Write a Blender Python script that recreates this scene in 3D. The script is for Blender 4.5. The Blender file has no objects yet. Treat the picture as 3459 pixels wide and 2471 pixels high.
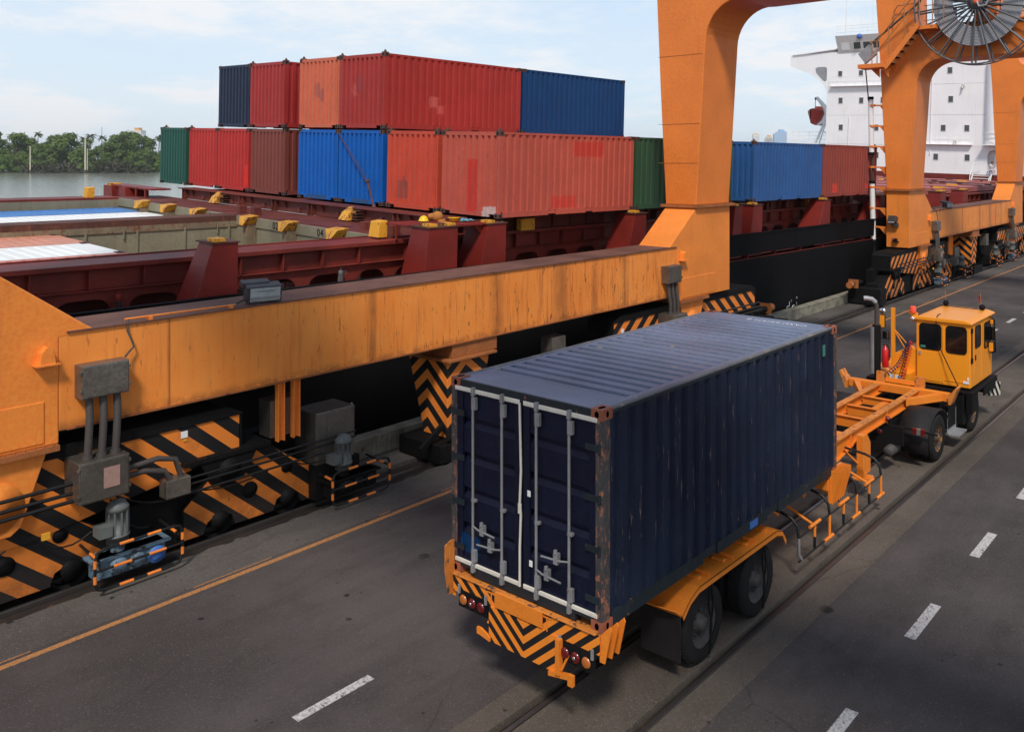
import bpy, bmesh, math, random
from mathutils import Matrix, Vector, Euler, noise
R = math.radians
rnd = random.Random(7)
scene = bpy.context.scene
COL = scene.collection

# ------------------------------------------------------------------ camera
cam = bpy.data.cameras.new("camera")
cam.sensor_width = 36.0
cam.lens = 36.0 * 2896.0 / 3459.0
cam.shift_x = -(2124.0 - 1729.5) / 3459.0
cam.shift_y = (546.0 - 1235.5) / 3459.0
cam.clip_start = 0.1
cam.clip_end = 30000.0
camo = bpy.data.objects.new("camera", cam)
camo.location = (0, 0, 6.35)
camo.rotation_euler = (R(90), 0, 0.655)
COL.objects.link(camo)
scene.camera = camo

# ------------------------------------------------------------------ sky + sun
SUN_EL, SUN_AZ = R(50), R(139)      # azimuth clockwise from +Y
world = bpy.data.worlds.new("World")
scene.world = world
world.use_nodes = True
wn, wl = world.node_tree.nodes, world.node_tree.links
wn.clear()
wo = wn.new("ShaderNodeOutputWorld")
bg = wn.new("ShaderNodeBackground")
bg.inputs[1].default_value = 0.1
sky = wn.new("ShaderNodeTexSky")
sky.sky_type = 'NISHITA'
sky.sun_disc = False
sky.sun_elevation = SUN_EL
sky.sun_rotation = SUN_AZ
sky.dust_density = 0.8
sky.air_density = 1.0
tc = wn.new("ShaderNodeTexCoord")
sep = wn.new("ShaderNodeSeparateXYZ")
wl.new(tc.outputs["Generated"], sep.inputs[0])
def wmath(op, a, b=None, c=None):
    n = wn.new("ShaderNodeMath"); n.operation = op
    for i, v in enumerate((a, b, c)):
        if v is None: continue
        if isinstance(v, (int, float)): n.inputs[i].default_value = v
        else: wl.new(v, n.inputs[i])
    return n.outputs[0]
zc = wmath('MAXIMUM', sep.outputs[2], 0.0)
den = wmath('ADD', zc, 0.16)
comb = wn.new("ShaderNodeCombineXYZ")
wl.new(wmath('DIVIDE', sep.outputs[0], den), comb.inputs[0])
wl.new(wmath('DIVIDE', sep.outputs[1], den), comb.inputs[1])
def wnoise(scale, detail, rough, vec):
    n = wn.new("ShaderNodeTexNoise")
    n.inputs["Scale"].default_value = scale
    n.inputs["Detail"].default_value = detail
    n.inputs["Roughness"].default_value = rough
    wl.new(vec, n.inputs["Vector"])
    return n.outputs["Fac"]
def wramp(fac, a, b):
    n = wn.new("ShaderNodeMapRange")
    n.interpolation_type = 'SMOOTHSTEP'
    n.inputs[1].default_value = a; n.inputs[2].default_value = b
    wl.new(fac, n.inputs[0])
    return n.outputs[0]
c1 = wramp(wnoise(1.1, 9, 0.62, comb.outputs[0]), 0.44, 0.66)
c2 = wramp(wnoise(0.35, 5, 0.5, comb.outputs[0]), 0.30, 0.62)
haze_f = wmath('SUBTRACT', 1.0, wramp(zc, 0.0, 0.30))
fac = wmath('MINIMUM', wmath('ADD', wmath('MULTIPLY', c1, 0.80), wmath('ADD', wmath('MULTIPLY', c2, 0.20), wmath('MULTIPLY', haze_f, 0.34))), 0.96)
mixw = wn.new("ShaderNodeMix"); mixw.data_type = 'RGBA'
wl.new(fac, mixw.inputs[0])
tint = wn.new("ShaderNodeMix"); tint.data_type = 'RGBA'; tint.blend_type = 'MULTIPLY'
tint.inputs[0].default_value = 1.0
wl.new(sky.outputs[0], tint.inputs[6]); tint.inputs[7].default_value = (2.0, 2.0, 2.0, 1)
blu = wn.new("ShaderNodeMix"); blu.data_type = 'RGBA'; blu.inputs[0].default_value = 0.8
wl.new(tint.outputs[2], blu.inputs[6]); blu.inputs[7].default_value = (5.0, 6.9, 8.8, 1)
wl.new(blu.outputs[2], mixw.inputs[6])
mixw.inputs[7].default_value = (8.9, 9.1, 9.4, 1)
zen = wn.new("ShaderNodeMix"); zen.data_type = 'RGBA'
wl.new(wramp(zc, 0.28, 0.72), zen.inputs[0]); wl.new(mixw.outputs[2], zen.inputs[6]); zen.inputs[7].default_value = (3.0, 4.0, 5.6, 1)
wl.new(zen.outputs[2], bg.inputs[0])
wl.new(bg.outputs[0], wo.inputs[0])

sl = bpy.data.lights.new("sun", 'SUN')
sl.energy = 2.9
sl.angle = R(9)
sl.color = (1.0, 0.93, 0.84)
so = bpy.data.objects.new("sun", sl)
sd = Vector((math.sin(SUN_AZ) * math.cos(SUN_EL), math.cos(SUN_AZ) * math.cos(SUN_EL), math.sin(SUN_EL)))
so.rotation_euler = sd.to_track_quat('Z', 'Y').to_euler()
so.location = (0, 0, 60)
COL.objects.link(so)
scene.view_settings.view_transform = 'Standard'
scene.view_settings.look = 'None'
scene.view_settings.exposure = 0.06
scene.view_settings.gamma = 1.0
scene.cycles.max_bounces = 6
scene.cycles.diffuse_bounces = 3

# ------------------------------------------------------------------ materials
class NT:
    def __init__(s, name):
        s.m = bpy.data.materials.new(name); s.m.use_nodes = True
        s.n = s.m.node_tree.nodes; s.l = s.m.node_tree.links
        s.p = s.n["Principled BSDF"]
        s.tc = s.n.new("ShaderNodeTexCoord")
        s.sp = None
    def set(s, inp, v):
        if isinstance(v, (int, float)): inp.default_value = v
        elif isinstance(v, tuple): inp.default_value = (*v, 1) if len(v) == 3 and inp.type == 'RGBA' else v
        else: s.l.new(v, inp)
    def math(s, op, a, b=None, c=None):
        n = s.n.new("ShaderNodeMath"); n.operation = op
        for i, v in enumerate((a, b, c)):
            if v is not None: s.set(n.inputs[i], v)
        return n.outputs[0]
    def xyz(s):
        if s.sp is None:
            s.sp = s.n.new("ShaderNodeSeparateXYZ"); s.l.new(s.tc.outputs["Object"], s.sp.inputs[0])
        return s.sp.outputs
    def vec(s, sc=(1, 1, 1)):
        n = s.n.new("ShaderNodeMapping"); n.inputs["Scale"].default_value = sc
        s.l.new(s.tc.outputs["Object"], n.inputs[0]); return n.outputs[0]
    def noise(s, scale, detail=4, rough=0.6, sc=(1, 1, 1)):
        n = s.n.new("ShaderNodeTexNoise")
        n.inputs["Scale"].default_value = scale; n.inputs["Detail"].default_value = detail
        n.inputs["Roughness"].default_value = rough
        s.l.new(s.vec(sc), n.inputs["Vector"]); return n.outputs["Fac"]
    def ramp(s, f, a, b, lo=0.0, hi=1.0):
        n = s.n.new("ShaderNodeMapRange"); n.interpolation_type = 'SMOOTHSTEP'
        s.set(n.inputs[0], f)
        for i, v in enumerate((a, b, lo, hi)): n.inputs[i + 1].default_value = v
        return n.outputs[0]
    def mix(s, f, a, b, mode='MIX'):
        n = s.n.new("ShaderNodeMix"); n.data_type = 'RGBA'; n.blend_type = mode
        s.set(n.inputs[0], f); s.set(n.inputs[6], a); s.set(n.inputs[7], b)
        return n.outputs[2]
    def bump(s, h, strength=0.3, dist=0.01):
        n = s.n.new("ShaderNodeBump"); n.inputs["Strength"].default_value = strength
        n.inputs["Distance"].default_value = dist; s.set(n.inputs["Height"], h)
        s.l.new(n.outputs[0], s.p.inputs["Normal"])

RUST = (0.17, 0.055, 0.025)
def paint(name, col, rough=0.5, var=0.25, rust=0.0, streak=0.3, dirt=(0.05, 0.04, 0.035), spec=0.35, patches=(), rustcol=RUST, speck=0.0, scale=1.0, metallic=0.0, streakcol=None, specksc=(2.2, 2.2, 0.35)):
    t = NT(name)
    big = t.noise(0.9 * scale, 5, 0.6)
    c = t.mix(t.ramp(big, 0.25, 0.75), tuple(x * (1 - var) for x in col), tuple(min(1, x * (1 + var * 0.6)) for x in col))
    wob = t.math('MULTIPLY', t.math('SUBTRACT', t.noise(7, 4, 0.7), 0.5), 0.22) if patches else None
    for pt in patches:
        ax, a0, a1, z0, z1, pc = pt[:6]
        o = t.xyz()
        f = None
        for v, lo, hi in ((o[ax], a0, a1), (o[2], z0, z1)):
            vv = t.math('ADD', v, wob); g = t.math('MULTIPLY', t.ramp(vv, lo - .02, lo + .02), t.ramp(vv, hi + .02, hi - .02))
            f = g if f is None else t.math('MULTIPLY', f, g)
        if len(pt) > 6:   # restrict to a face: (axis, less/greater, value)
            fa, sgn, fv = pt[6]
            f = t.math('MULTIPLY', f, t.math('GREATER_THAN' if sgn > 0 else 'LESS_THAN', o[fa], fv))
        c = t.mix(t.math('MULTIPLY', f, 0.72), c, pc)
    if streak > 0:
        st = t.noise(3.0 * scale, 5, 0.65, (3.0, 3.0, 0.16))
        c = t.mix(t.math('MULTIPLY', t.ramp(st, 0.52, 0.78), streak), c, streakcol or dirt)
    fine = t.noise(22 * scale, 3, 0.6)
    c = t.mix(0.12, c, t.mix(t.ramp(fine, 0.3, 0.7), (0.0, 0.0, 0.0), (1, 1, 1)), 'OVERLAY')
    if rust > 0:
        rn = t.noise(4.5 * scale, 8, 0.72, (1.0, 1.0, 0.55))
        rf = t.ramp(rn, 0.69 - rust * 0.28, 0.73 - rust * 0.25)
        rc = t.mix(t.noise(14, 4), tuple(x * 0.5 for x in rustcol), tuple(x * 1.7 for x in rustcol))
        c = t.mix(rf, c, rc)
    if speck > 0:
        sn = t.noise(9 * scale, 6, 0.7, specksc)
        c = t.mix(t.math('MULTIPLY', t.ramp(sn, 0.71 - speck * 0.1, 0.75 - speck * 0.1), 0.85), c, tuple(x * 1.1 for x in rustcol))
    t.set(t.p.inputs["Base Color"], c)
    t.set(t.p.inputs["Roughness"], t.ramp(fine, 0.2, 0.8, rough - 0.08, rough + 0.12))
    t.p.inputs["Specular IOR Level"].default_value = spec
    t.p.inputs["Metallic"].default_value = metallic
    t.bump(t.noise(30 * scale, 3), 0.12, 0.004)
    return t.m
def hazard(name, expr, period, c1=(0.82, 0.235, 0.035), c2=(0.012, 0.012, 0.013), duty=0.5, dirt=0.5):
    """expr(t) -> socket with the running coordinate in metres"""
    t = NT(name)
    f = t.math('FRACT', t.math('DIVIDE', t.math('ADD', expr(t), 100.0), period))
    f = t.math('LESS_THAN', f, duty)
    c = t.mix(f, c2, c1)
    d = t.ramp(t.noise(1.6, 6, 0.65), 0.5, 0.85)
    c = t.mix(t.math('MULTIPLY', d, dirt), c, (0.05, 0.035, 0.025))
    gr = t.noise(2.2, 6, .7); c = t.mix(t.math('MULTIPLY', t.math('MULTIPLY', t.ramp(t.xyz()[2], .75, .15), t.ramp(gr, .3, .6)), dirt * 1.3), c, (0.03, 0.022, 0.018))
    sc = t.noise(10, 6, 0.7, (1, 1, 0.5))
    c = t.mix(t.ramp(sc, 0.66, 0.70), c, (0.06, 0.035, 0.025))
    t.set(t.p.inputs["Base Color"], c)
    t.p.inputs["Roughness"].default_value = 0.55
    t.p.inputs["Specular IOR Level"].default_value = 0.3
    return t.m
def plain(name, col, rough=0.5, metallic=0.0, var=0.15, spec=0.4, emit=0.0, scale=6):
    t = NT(name)
    c = t.mix(t.noise(scale, 5), tuple(x * (1 - var) for x in col), tuple(min(1, x * (1 + var)) for x in col))
    t.set(t.p.inputs["Base Color"], c)
    t.p.inputs["Roughness"].default_value = rough
    t.p.inputs["Metallic"].default_value = metallic
    t.p.inputs["Specular IOR Level"].default_value = spec
    if emit:
        t.p.inputs["Emission Color"].default_value = (*col, 1); t.p.inputs["Emission Strength"].default_value = emit
    return t.m

ORANGE = (0.80, 0.218, 0.036)
M = {}
M['crane'] = paint('crane_orange', ORANGE, 0.45, 0.10, 0.0, 0.28, (0.52, 0.14, 0.03), speck=0.12, scale=.7)
M['beam'] = paint('beam_orange', (0.86, 0.235, 0.042), 0.45, 0.10, 0.0, 0.5, (0.33, 0.10, 0.03), speck=0.75, rustcol=(0.16, 0.05, 0.02))
M['leg'] = paint('leg_orange', (0.84, 0.250, 0.040), 0.5, 0.14, 0.0, 0.35, (0.50, 0.15, 0.035), speck=0.25, scale=.8)
def beam_mat():
    t = NT('beam_orange'); o = t.xyz()
    n = t.noise(0.8, 5, 0.6)
    c = t.mix(t.ramp(n, .25, .75), (0.84, 0.245, 0.040), (0.90, 0.31, 0.060))
    reg = t.math('ADD', t.ramp(o[1], -6.0, 2.0, 0.12, 0.9), t.ramp(t.noise(.35, 3), .4, .65, 0.0, .35))
    for sc_, a, b_, col, k in (((1, 7, .30), .54, .64, (0.46, 0.13, 0.03), .75), ((1, 8, 1.5), .61, .65, (0.16, 0.05, 0.02), 1.2), ((1, 2.4, .3), .52, .70, (0.56, 0.15, 0.035), .8), ((1, 3.5, 1.0), .63, .68, (0.20, 0.06, 0.022), 1.1)):
        m = t.noise(1.7, 6, .7, sc_); c = t.mix(t.math('MULTIPLY', t.math('MULTIPLY', t.ramp(m, a, b_), reg), k), c, col)
    # long dark runs below the seams
    for y0, w0 in ((0.72, .22), (5.45, .14), (2.9, .30), (-6.45, .03), (-2.6, .10), (4.2, .12)):
        d = t.math('ABSOLUTE', t.math('SUBTRACT', o[1], y0)); f = t.math('MULTIPLY', t.ramp(d, w0 * 1.6, 0.0), t.ramp(t.noise(2.5, 6, .7, (1, 1, .4)), .35, .65, .35, 1.0))
        c = t.mix(t.math('MULTIPLY', f, .62), c, (0.20, 0.06, 0.022))
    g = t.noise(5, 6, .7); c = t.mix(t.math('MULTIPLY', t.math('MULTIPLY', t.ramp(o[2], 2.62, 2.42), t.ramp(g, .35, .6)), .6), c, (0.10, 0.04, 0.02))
    t.set(t.p.inputs["Base Color"], c); t.p.inputs["Roughness"].default_value = .5; t.p.inputs["Specular IOR Level"].default_value = .3
    t.bump(t.noise(30, 3), .1, .004)
    return t.m
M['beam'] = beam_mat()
M['topplate'] = paint('rusty_top_plate', (0.15, 0.066, 0.046), 0.75, 0.4, 0.35, 0.1, rustcol=(0.09, 0.03, 0.018))
M['flange'] = paint('rusty_orange_flange', (0.36, 0.12, 0.035), 0.6, 0.3, 0.4, 0.3, rustcol=(0.16, 0.05, 0.02))
M['trailer'] = paint('trailer_orange', (0.80, 0.23, 0.025), 0.42, 0.12, 0.12, 0.12, rustcol=(0.13, 0.07, 0.05), scale=1.6)
M['trailer_worn'] = paint('trailer_orange_worn', (0.66, 0.22, 0.04), 0.5, 0.2, 0.55, 0.2, rustcol=(0.10, 0.06, 0.045), scale=1.8)
M['cab'] = plain('cab_yellow', (0.90, 0.315, 0.018), 0.32, var=0.04, spec=0.5, scale=2)
M['black'] = paint('grimy_black', (0.008, 0.0075, 0.0075), 0.65, 0.3, 0.0, 0.35, (0.025, 0.02, 0.017), spec=0.15)
M['tyre'] = plain('tyre_rubber', (0.017, 0.016, 0.016), 0.8, var=0.5, spec=0.15)
M['rim'] = paint('dirty_rim', (0.055, 0.05, 0.048), 0.6, 0.4, 0.2, 0.2)
M['yrim'] = paint('yellow_rim', (0.32, 0.15, 0.03), 0.5, 0.3, 0.95, 0.5, rustcol=(0.05, 0.035, 0.03), scale=3)
M['rubber'] = plain('mud_flap_rubber', (0.020, 0.018, 0.018), 0.6, var=0.4, spec=0.2)
M['hull'] = paint('black_hull', (0.006, 0.006, 0.007), 0.75, 0.35, 0.0, 0.25, (0.016, 0.013, 0.013), speck=0.1, rustcol=(0.03, 0.02, 0.015), scale=0.6, spec=0.12)
M['deck'] = paint('oxide_red_paint', (0.185, 0.026, 0.017), 0.55, 0.35, 0.22, 0.25, (0.05, 0.02, 0.018), rustcol=(0.10, 0.035, 0.02))
M['deck2'] = paint('oxide_red_dull', (0.15, 0.034, 0.024), 0.6, 0.35, 0.35, 0.25, rustcol=(0.12, 0.045, 0.025))
M['ped'] = paint('pedestal_red', (0.20, 0.018, 0.012), 0.5, 0.25, 0.08, 0.15, rustcol=(0.10, 0.03, 0.02))
M['hatchpink'] = paint('pale_red_hatch', (0.36, 0.10, 0.09), 0.5, 0.2, 0.1, 0.1)
M['khaki'] = paint('khaki_hold_paint', (0.25, 0.225, 0.15), 0.6, 0.18, 0.12, 0.4, (0.12, 0.07, 0.04), rustcol=(0.17, 0.075, 0.035))
M['khakirust'] = paint('khaki_rusted_edge', (0.24, 0.19, 0.12), 0.65, 0.3, 0.55, 0.6, (0.14, 0.06, 0.03), rustcol=(0.19, 0.08, 0.04), scale=1.5)
M['rustbrown'] = paint('rust_brown_steel', (0.10, 0.040, 0.028), 0.7, 0.4, 0.5, 0.2, rustcol=(0.14, 0.05, 0.03))
M['yellow'] = paint('worn_yellow_guide', (0.70, 0.33, 0.03), 0.5, 0.12, 0.62, 0.2, rustcol=(0.22, 0.08, 0.03), scale=2.0)
M['yellowc'] = paint('yellow_block', (0.75, 0.36, 0.03), 0.5, 0.08, 0.30, 0.1, rustcol=(0.22, 0.08, 0.03), scale=2)
M['white'] = paint('ship_white', (0.90, 0.88, 0.88), 0.5, 0.05, 0.0, 0.35, (0.60, 0.48, 0.38), speck=.25, rustcol=(.45, .27, .16), scale=0.5)
M['grey_br'] = paint('bridge_grey', (0.58, 0.55, 0.53), 0.5, 0.05, 0.0, 0.1, (0.5, 0.4, 0.3), scale=0.4)
M['winglass'] = plain('dark_porthole_glass', (0.05, 0.055, 0.06), 0.15, var=0.5, spec=0.8)
M['glass'] = plain('tinted_cab_glass', (0.006, 0.006, 0.007), 0.06, var=0.3, spec=0.7)
M['steel'] = paint('stainless_steel', (0.21, 0.185, 0.155), 0.42, 0.35, 0.22, 0.55, (0.07, 0.042, 0.03), metallic=0.7, rustcol=(0.16, 0.09, 0.06))
M['galv'] = paint('galvanised', (0.33, 0.33, 0.34), 0.5, 0.2, 0.1, 0.3, metallic=0.3, scale=3)
M['barmetal'] = paint('door_bar_metal', (0.26, 0.26, 0.27), 0.5, 0.2, 0.2, 0.2, (0.12, 0.07, 0.05), scale=4, metallic=0.2)
M['chrome'] = plain('polished_steel', (0.75, 0.75, 0.75), 0.12, 1.0, 0.05)
M['hose'] = plain('grey_brown_hose', (0.065, 0.055, 0.05), 0.6, var=0.35, scale=30)
M['darkpipe'] = plain('dark_conduit', (0.010, 0.010, 0.010), 0.45, var=0.4)
M['motor'] = paint('motor_grey', (0.12, 0.13, 0.125), 0.5, 0.25, 0.2, 0.3, scale=3, rustcol=(0.06, 0.04, 0.03))
M['gearblue'] = paint('gearbox_blue', (0.12, 0.19, 0.25), 0.5, 0.35, 0.62, 0.3, scale=3, rustcol=(0.03, 0.025, 0.02))
M['blue'] = plain('bright_blue', (0.05, 0.15, 0.45), 0.5)
M['redlens'] = plain('red_lens', (0.13, 0.006, 0.008), 0.2, spec=0.8)
M['amber'] = plain('amber_lens', (0.45, 0.13, 0.025), 0.25, spec=0.8)
M['beacon'] = plain('red_beacon', (0.85, 0.07, 0.02), 0.25, spec=0.7)
M['red'] = plain('extinguisher_red', (0.62, 0.012, 0.015), 0.3, spec=0.6)
M['whitep'] = plain('plain_white', (0.8, 0.8, 0.78), 0.5, var=0.04)
M['gasket'] = paint('white_door_gasket', (0.66, 0.62, 0.54), 0.6, 0.12, 0.0, 0.2, (0.4, 0.33, 0.27), scale=4)
M['handrail'] = paint('handrail_orange', (0.42, 0.17, 0.06), 0.5, 0.2, 0.2, 0.1)
M['cable'] = plain('grey_reel_cable', (0.34, 0.34, 0.36), 0.4, var=0.12)
M['reelsteel'] = paint('reel_steel', (0.14, 0.14, 0.145), 0.5, 0.25, 0.1, 0.1, metallic=0.4)
M['reflector'] = plain('lamp_reflector', (0.75, 0.78, 0.76), 0.18, 0.9, 0.1)
M['lampsheen'] = plain('lamp_glass_sheen', (0.42, 0.46, 0.45), 0.15, var=.5, spec=.9, scale=9)  # pale diffuse colour stands in for the bright reflection in the floodlight
M['lampcase'] = paint('lamp_case', (0.06, 0.055, 0.055), 0.5, 0.3, 0.3, 0.2, rustcol=(0.12, 0.06, 0.035), scale=4)
M['concrete'] = paint('concrete_parapet', (0.27, 0.25, 0.19), 0.85, 0.5, 0.3, 1.0, (0.035, 0.03, 0.022), rustcol=(0.05, 0.045, 0.03), scale=2.2)
M['skin'] = plain('skin', (0.30, 0.14, 0.08), 0.6)
M['navycloth'] = plain('navy_cloth', (0.015, 0.02, 0.045), 0.8)
M['orangecloth'] = plain('hi_vis_orange', (0.85, 0.12, 0.04), 0.7)
M['hood'] = plain('ochre_hood_cloth', (0.42, 0.16, 0.035), 0.8)
M['helmet'] = plain('yellow_helmet', (0.90, 0.52, 0.02), 0.35)
M['whitecloth'] = plain('pale_boiler_suit', (0.62, 0.56, 0.56), 0.8)
M['teal'] = plain('pale_teal_rag', (0.12, 0.32, 0.38), 0.8)
M['hair'] = plain('dark_hair', (0.02, 0.012, 0.01), 0.6)
M['sticker'] = plain('pinkish_plate', (0.36, 0.22, 0.18), 0.6, var=0.25, scale=20)
M['greenlabel'] = plain('green_label', (0.05, 0.2, 0.15), 0.5)

# ------------------------------------------------------------------ mesh helper
OFF = {}
class MB:
    """collects shapes, builds ONE mesh object"""
    def __init__(s): s.v = []; s.f = []; s.mi = []; s.sm = []; s.cur = 0
    def add(s, vs, fs, smooth=False):
        b = len(s.v); s.v += [tuple(v) for v in vs]
        for f in fs: s.f.append([i + b for i in f]); s.mi.append(s.cur); s.sm.append(smooth)
        return s
    def mat(s, i): s.cur = i; return s
    def box(s, x0, x1, y0, y1, z0, z1):
        if x0 > x1: x0, x1 = x1, x0
        if y0 > y1: y0, y1 = y1, y0
        if z0 > z1: z0, z1 = z1, z0
        v = [(x0, y0, z0), (x1, y0, z0), (x1, y1, z0), (x0, y1, z0), (x0, y0, z1), (x1, y0, z1), (x1, y1, z1), (x0, y1, z1)]
        return s.add(v, [(0, 3, 2, 1), (4, 5, 6, 7), (0, 1, 5, 4), (1, 2, 6, 5), (2, 3, 7, 6), (3, 0, 4, 7)])
    def obox(s, c, size, rot):
        m = rot.to_matrix() if isinstance(rot, Euler) else rot
        v = []
        for dz in (-.5, .5):
            for dx, dy in ((-.5, -.5), (.5, -.5), (.5, .5), (-.5, .5)):
                v.append(Vector(c) + m @ Vector((dx * size[0], dy * size[1], dz * size[2])))
        return s.add(v, [(0, 3, 2, 1), (4, 5, 6, 7), (0, 1, 5, 4), (1, 2, 6, 5), (2, 3, 7, 6), (3, 0, 4, 7)])
    def prism(s, poly, axis, a0, a1):
        """poly in the two other axes (x,y,z order), extruded along axis"""
        n = len(poly); v = []
        for a in (a0, a1):
            for p, q in poly:
                v.append({0: (a, p, q), 1: (p, a, q), 2: (p, q, a)}[axis])
        f = [tuple(range(n)), tuple(range(2 * n - 1, n - 1, -1))]
        for i in range(n):
            j = (i + 1) % n; f.append((j, i, i + n, j + n))
        return s.add(v, f)
    def loft(s, A, Bv):
        n = len(A); f = [tuple(range(n)), tuple(range(2 * n - 1, n - 1, -1))]
        for i in range(n):
            j = (i + 1) % n; f.append((j, i, i + n, j + n))
        return s.add(list(A) + list(Bv), f)
    def tube(s, pts, r, n=8, closed=False, radii=None):
        pts = [Vector(p) for p in pts]; m = len(pts); vs = []
        up = None
        for i, p in enumerate(pts):
            if closed: t = pts[(i + 1) % m] - pts[i - 1]
            else: t = pts[min(i + 1, m - 1)] - pts[max(i - 1, 0)]
            t.normalize()
            if up is None:
                up = Vector((0, 0, 1)) if abs(t.z) < 0.9 else Vector((1, 0, 0))
            a = t.cross(up); 
            if a.length < 1e-4: a = t.cross(Vector((0, 1, 0.1)))
            a.normalize(); b = a.cross(t); up = b
            rr = radii[i] if radii else r
            for k in range(n):
                th = 2 * math.pi * k / n
                vs.append(p + a * math.cos(th) * rr + b * math.sin(th) * rr)
        fs = []
        for i in range(m if closed else m - 1):
            j = (i + 1) % m
            for k in range(n):
                l = (k + 1) % n; fs.append((i * n + k, i * n + l, j * n + l, j * n + k))
        s.add(vs, fs, True)
        if not closed:
            s.add(vs[:n], [tuple(range(n))]); s.add(vs[-n:], [tuple(range(n - 1, -1, -1))])
        return s
    def cyl(s, p0, p1, r, n=16): return s.tube([p0, p1], r, n)
    def lathe(s, c, axis, prof, n=24):
        """prof: list of (along, radius)"""
        A = {0: (Vector((1, 0, 0)), Vector((0, 1, 0)), Vector((0, 0, 1))), 1: (Vector((0, 1, 0)), Vector((0, 0, 1)), Vector((1, 0, 0))), 2: (Vector((0, 0, 1)), Vector((1, 0, 0)), Vector((0, 1, 0)))}[axis]
        vs = []
        for a, r in prof:
            for k in range(n):
                th = 2 * math.pi * k / n
                vs.append(Vector(c) + A[0] * a + A[1] * math.cos(th) * r + A[2] * math.sin(th) * r)
        fs = []
        for i in range(len(prof) - 1):
            for k in range(n):
                l = (k + 1) % n; fs.append((i * n + k, i * n + l, (i + 1) * n + l, (i + 1) * n + k))
        return s.add(vs, fs, True)
    def ball(s, c, r, n=12, sc=(1, 1, 1)):
        prof = [(-math.cos(math.pi * i / n), math.sin(math.pi * i / n)) for i in range(n + 1)]
        b = len(s.v)
        s.lathe((0, 0, 0), 2, [(a * r, max(q, 1e-4) * r) for a, q in prof], n * 2)
        for i in range(b, len(s.v)):
            v = s.v[i]; s.v[i] = (c[0] + v[0] * sc[0], c[1] + v[1] * sc[1], c[2] + v[2] * sc[2])
        return s
    def sheet(s, rows):
        """grid of points -> open surface"""
        n = len(rows[0]); vs = [p for r in rows for p in r]; fs = []
        for i in range(len(rows) - 1):
            for k in range(n - 1): fs.append((i * n + k, i * n + k + 1, (i + 1) * n + k + 1, (i + 1) * n + k))
        return s.add(vs, fs)
    def build(s, name, mats, parent=None, bevel=0.0, recalc=True):
        me = bpy.data.meshes.new(name)
        off = OFF.get(parent.name, (0, 0, 0)) if parent else (0, 0, 0)
        me.from_pydata([(x - off[0], y - off[1], z - off[2]) for x, y, z in s.v], [], s.f)
        for m in (mats if isinstance(mats, (list, tuple)) else [mats]): me.materials.append(m)
        me.polygons.foreach_set("material_index", s.mi)
        me.polygons.foreach_set("use_smooth", s.sm)
        if recalc:
            bm = bmesh.new(); bm.from_mesh(me)
            bmesh.ops.recalc_face_normals(bm, faces=bm.faces)
            bm.to_mesh(me); bm.free()
        me.update()
        o = bpy.data.objects.new(name, me); COL.objects.link(o)
        if parent: o.parent = parent; OFF[o.name] = off
        if bevel:
            md = o.modifiers.new("bevel", 'BEVEL'); md.width = bevel; md.segments = 2; md.limit_method = 'ANGLE'; md.angle_limit = R(40)
        return o
def tag(o, label=None, cat=None, group=None, kind=None):
    if label: o["label"] = label
    if cat: o["category"] = cat
    if group: o["group"] = group
    if kind: o["kind"] = kind
    return o
def thing(name, label, cat, loc=(0, 0, 0), group=None, frame=None, local=False):
    """Empty at the thing's base.  world-frame parts are given in world metres unless local=True"""
    o = bpy.data.objects.new(name, None); COL.objects.link(o); o.empty_display_size = 0.2
    if frame is not None: o.matrix_world = frame
    else: o.location = loc
    OFF[o.name] = (0, 0, 0) if (local or frame is not None) else tuple(loc)
    return tag(o, label, cat, group)
def copy_tree(o, parent=None):
    c = o.copy(); COL.objects.link(c)
    if parent: c.parent = parent
    OFF[c.name] = OFF.get(o.name, (0, 0, 0))
    for ch in list(o.children): copy_tree(ch, c)
    return c
def text_mesh(name, body, size, mat, parent, matrix, spacing=1.0, extrude=0.0):
    cu = bpy.data.curves.new(name, 'FONT'); cu.body = body; cu.size = size; cu.space_character = spacing
    cu.extrude = extrude; cu.align_x = 'CENTER'; cu.align_y = 'CENTER'
    tmp = bpy.data.objects.new(name, cu); COL.objects.link(tmp)
    dg = bpy.context.evaluated_depsgraph_get()
    me = bpy.data.meshes.new_from_object(tmp.evaluated_get(dg))
    bpy.data.objects.remove(tmp); bpy.data.curves.remove(cu)
    me.materials.clear(); me.materials.append(mat)
    me.transform(matrix)
    o = bpy.data.objects.new(name, me); COL.objects.link(o)
    if parent: o.parent = parent; OFF[o.name] = OFF.get(parent.name, (0, 0, 0))
    return o
def arc(cx, cy, r, a0, a1, n):
    return [(cx + r * math.cos(R(a0 + (a1 - a0) * i / n)), cy + r * math.sin(R(a0 + (a1 - a0) * i / n))) for i in range(n + 1)]

# ship frame
SHIP = Matrix.Translation((-17.123, 16.409, 4.79)) @ Matrix.Rotation(-0.0328, 4, 'Z') @ Matrix.Rotation(-0.0023, 4, 'X') @ Matrix.Rotation(0.0307, 4, 'Y')
def S(x, y, z): return SHIP @ Matrix.Translation((x, y, z))

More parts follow.
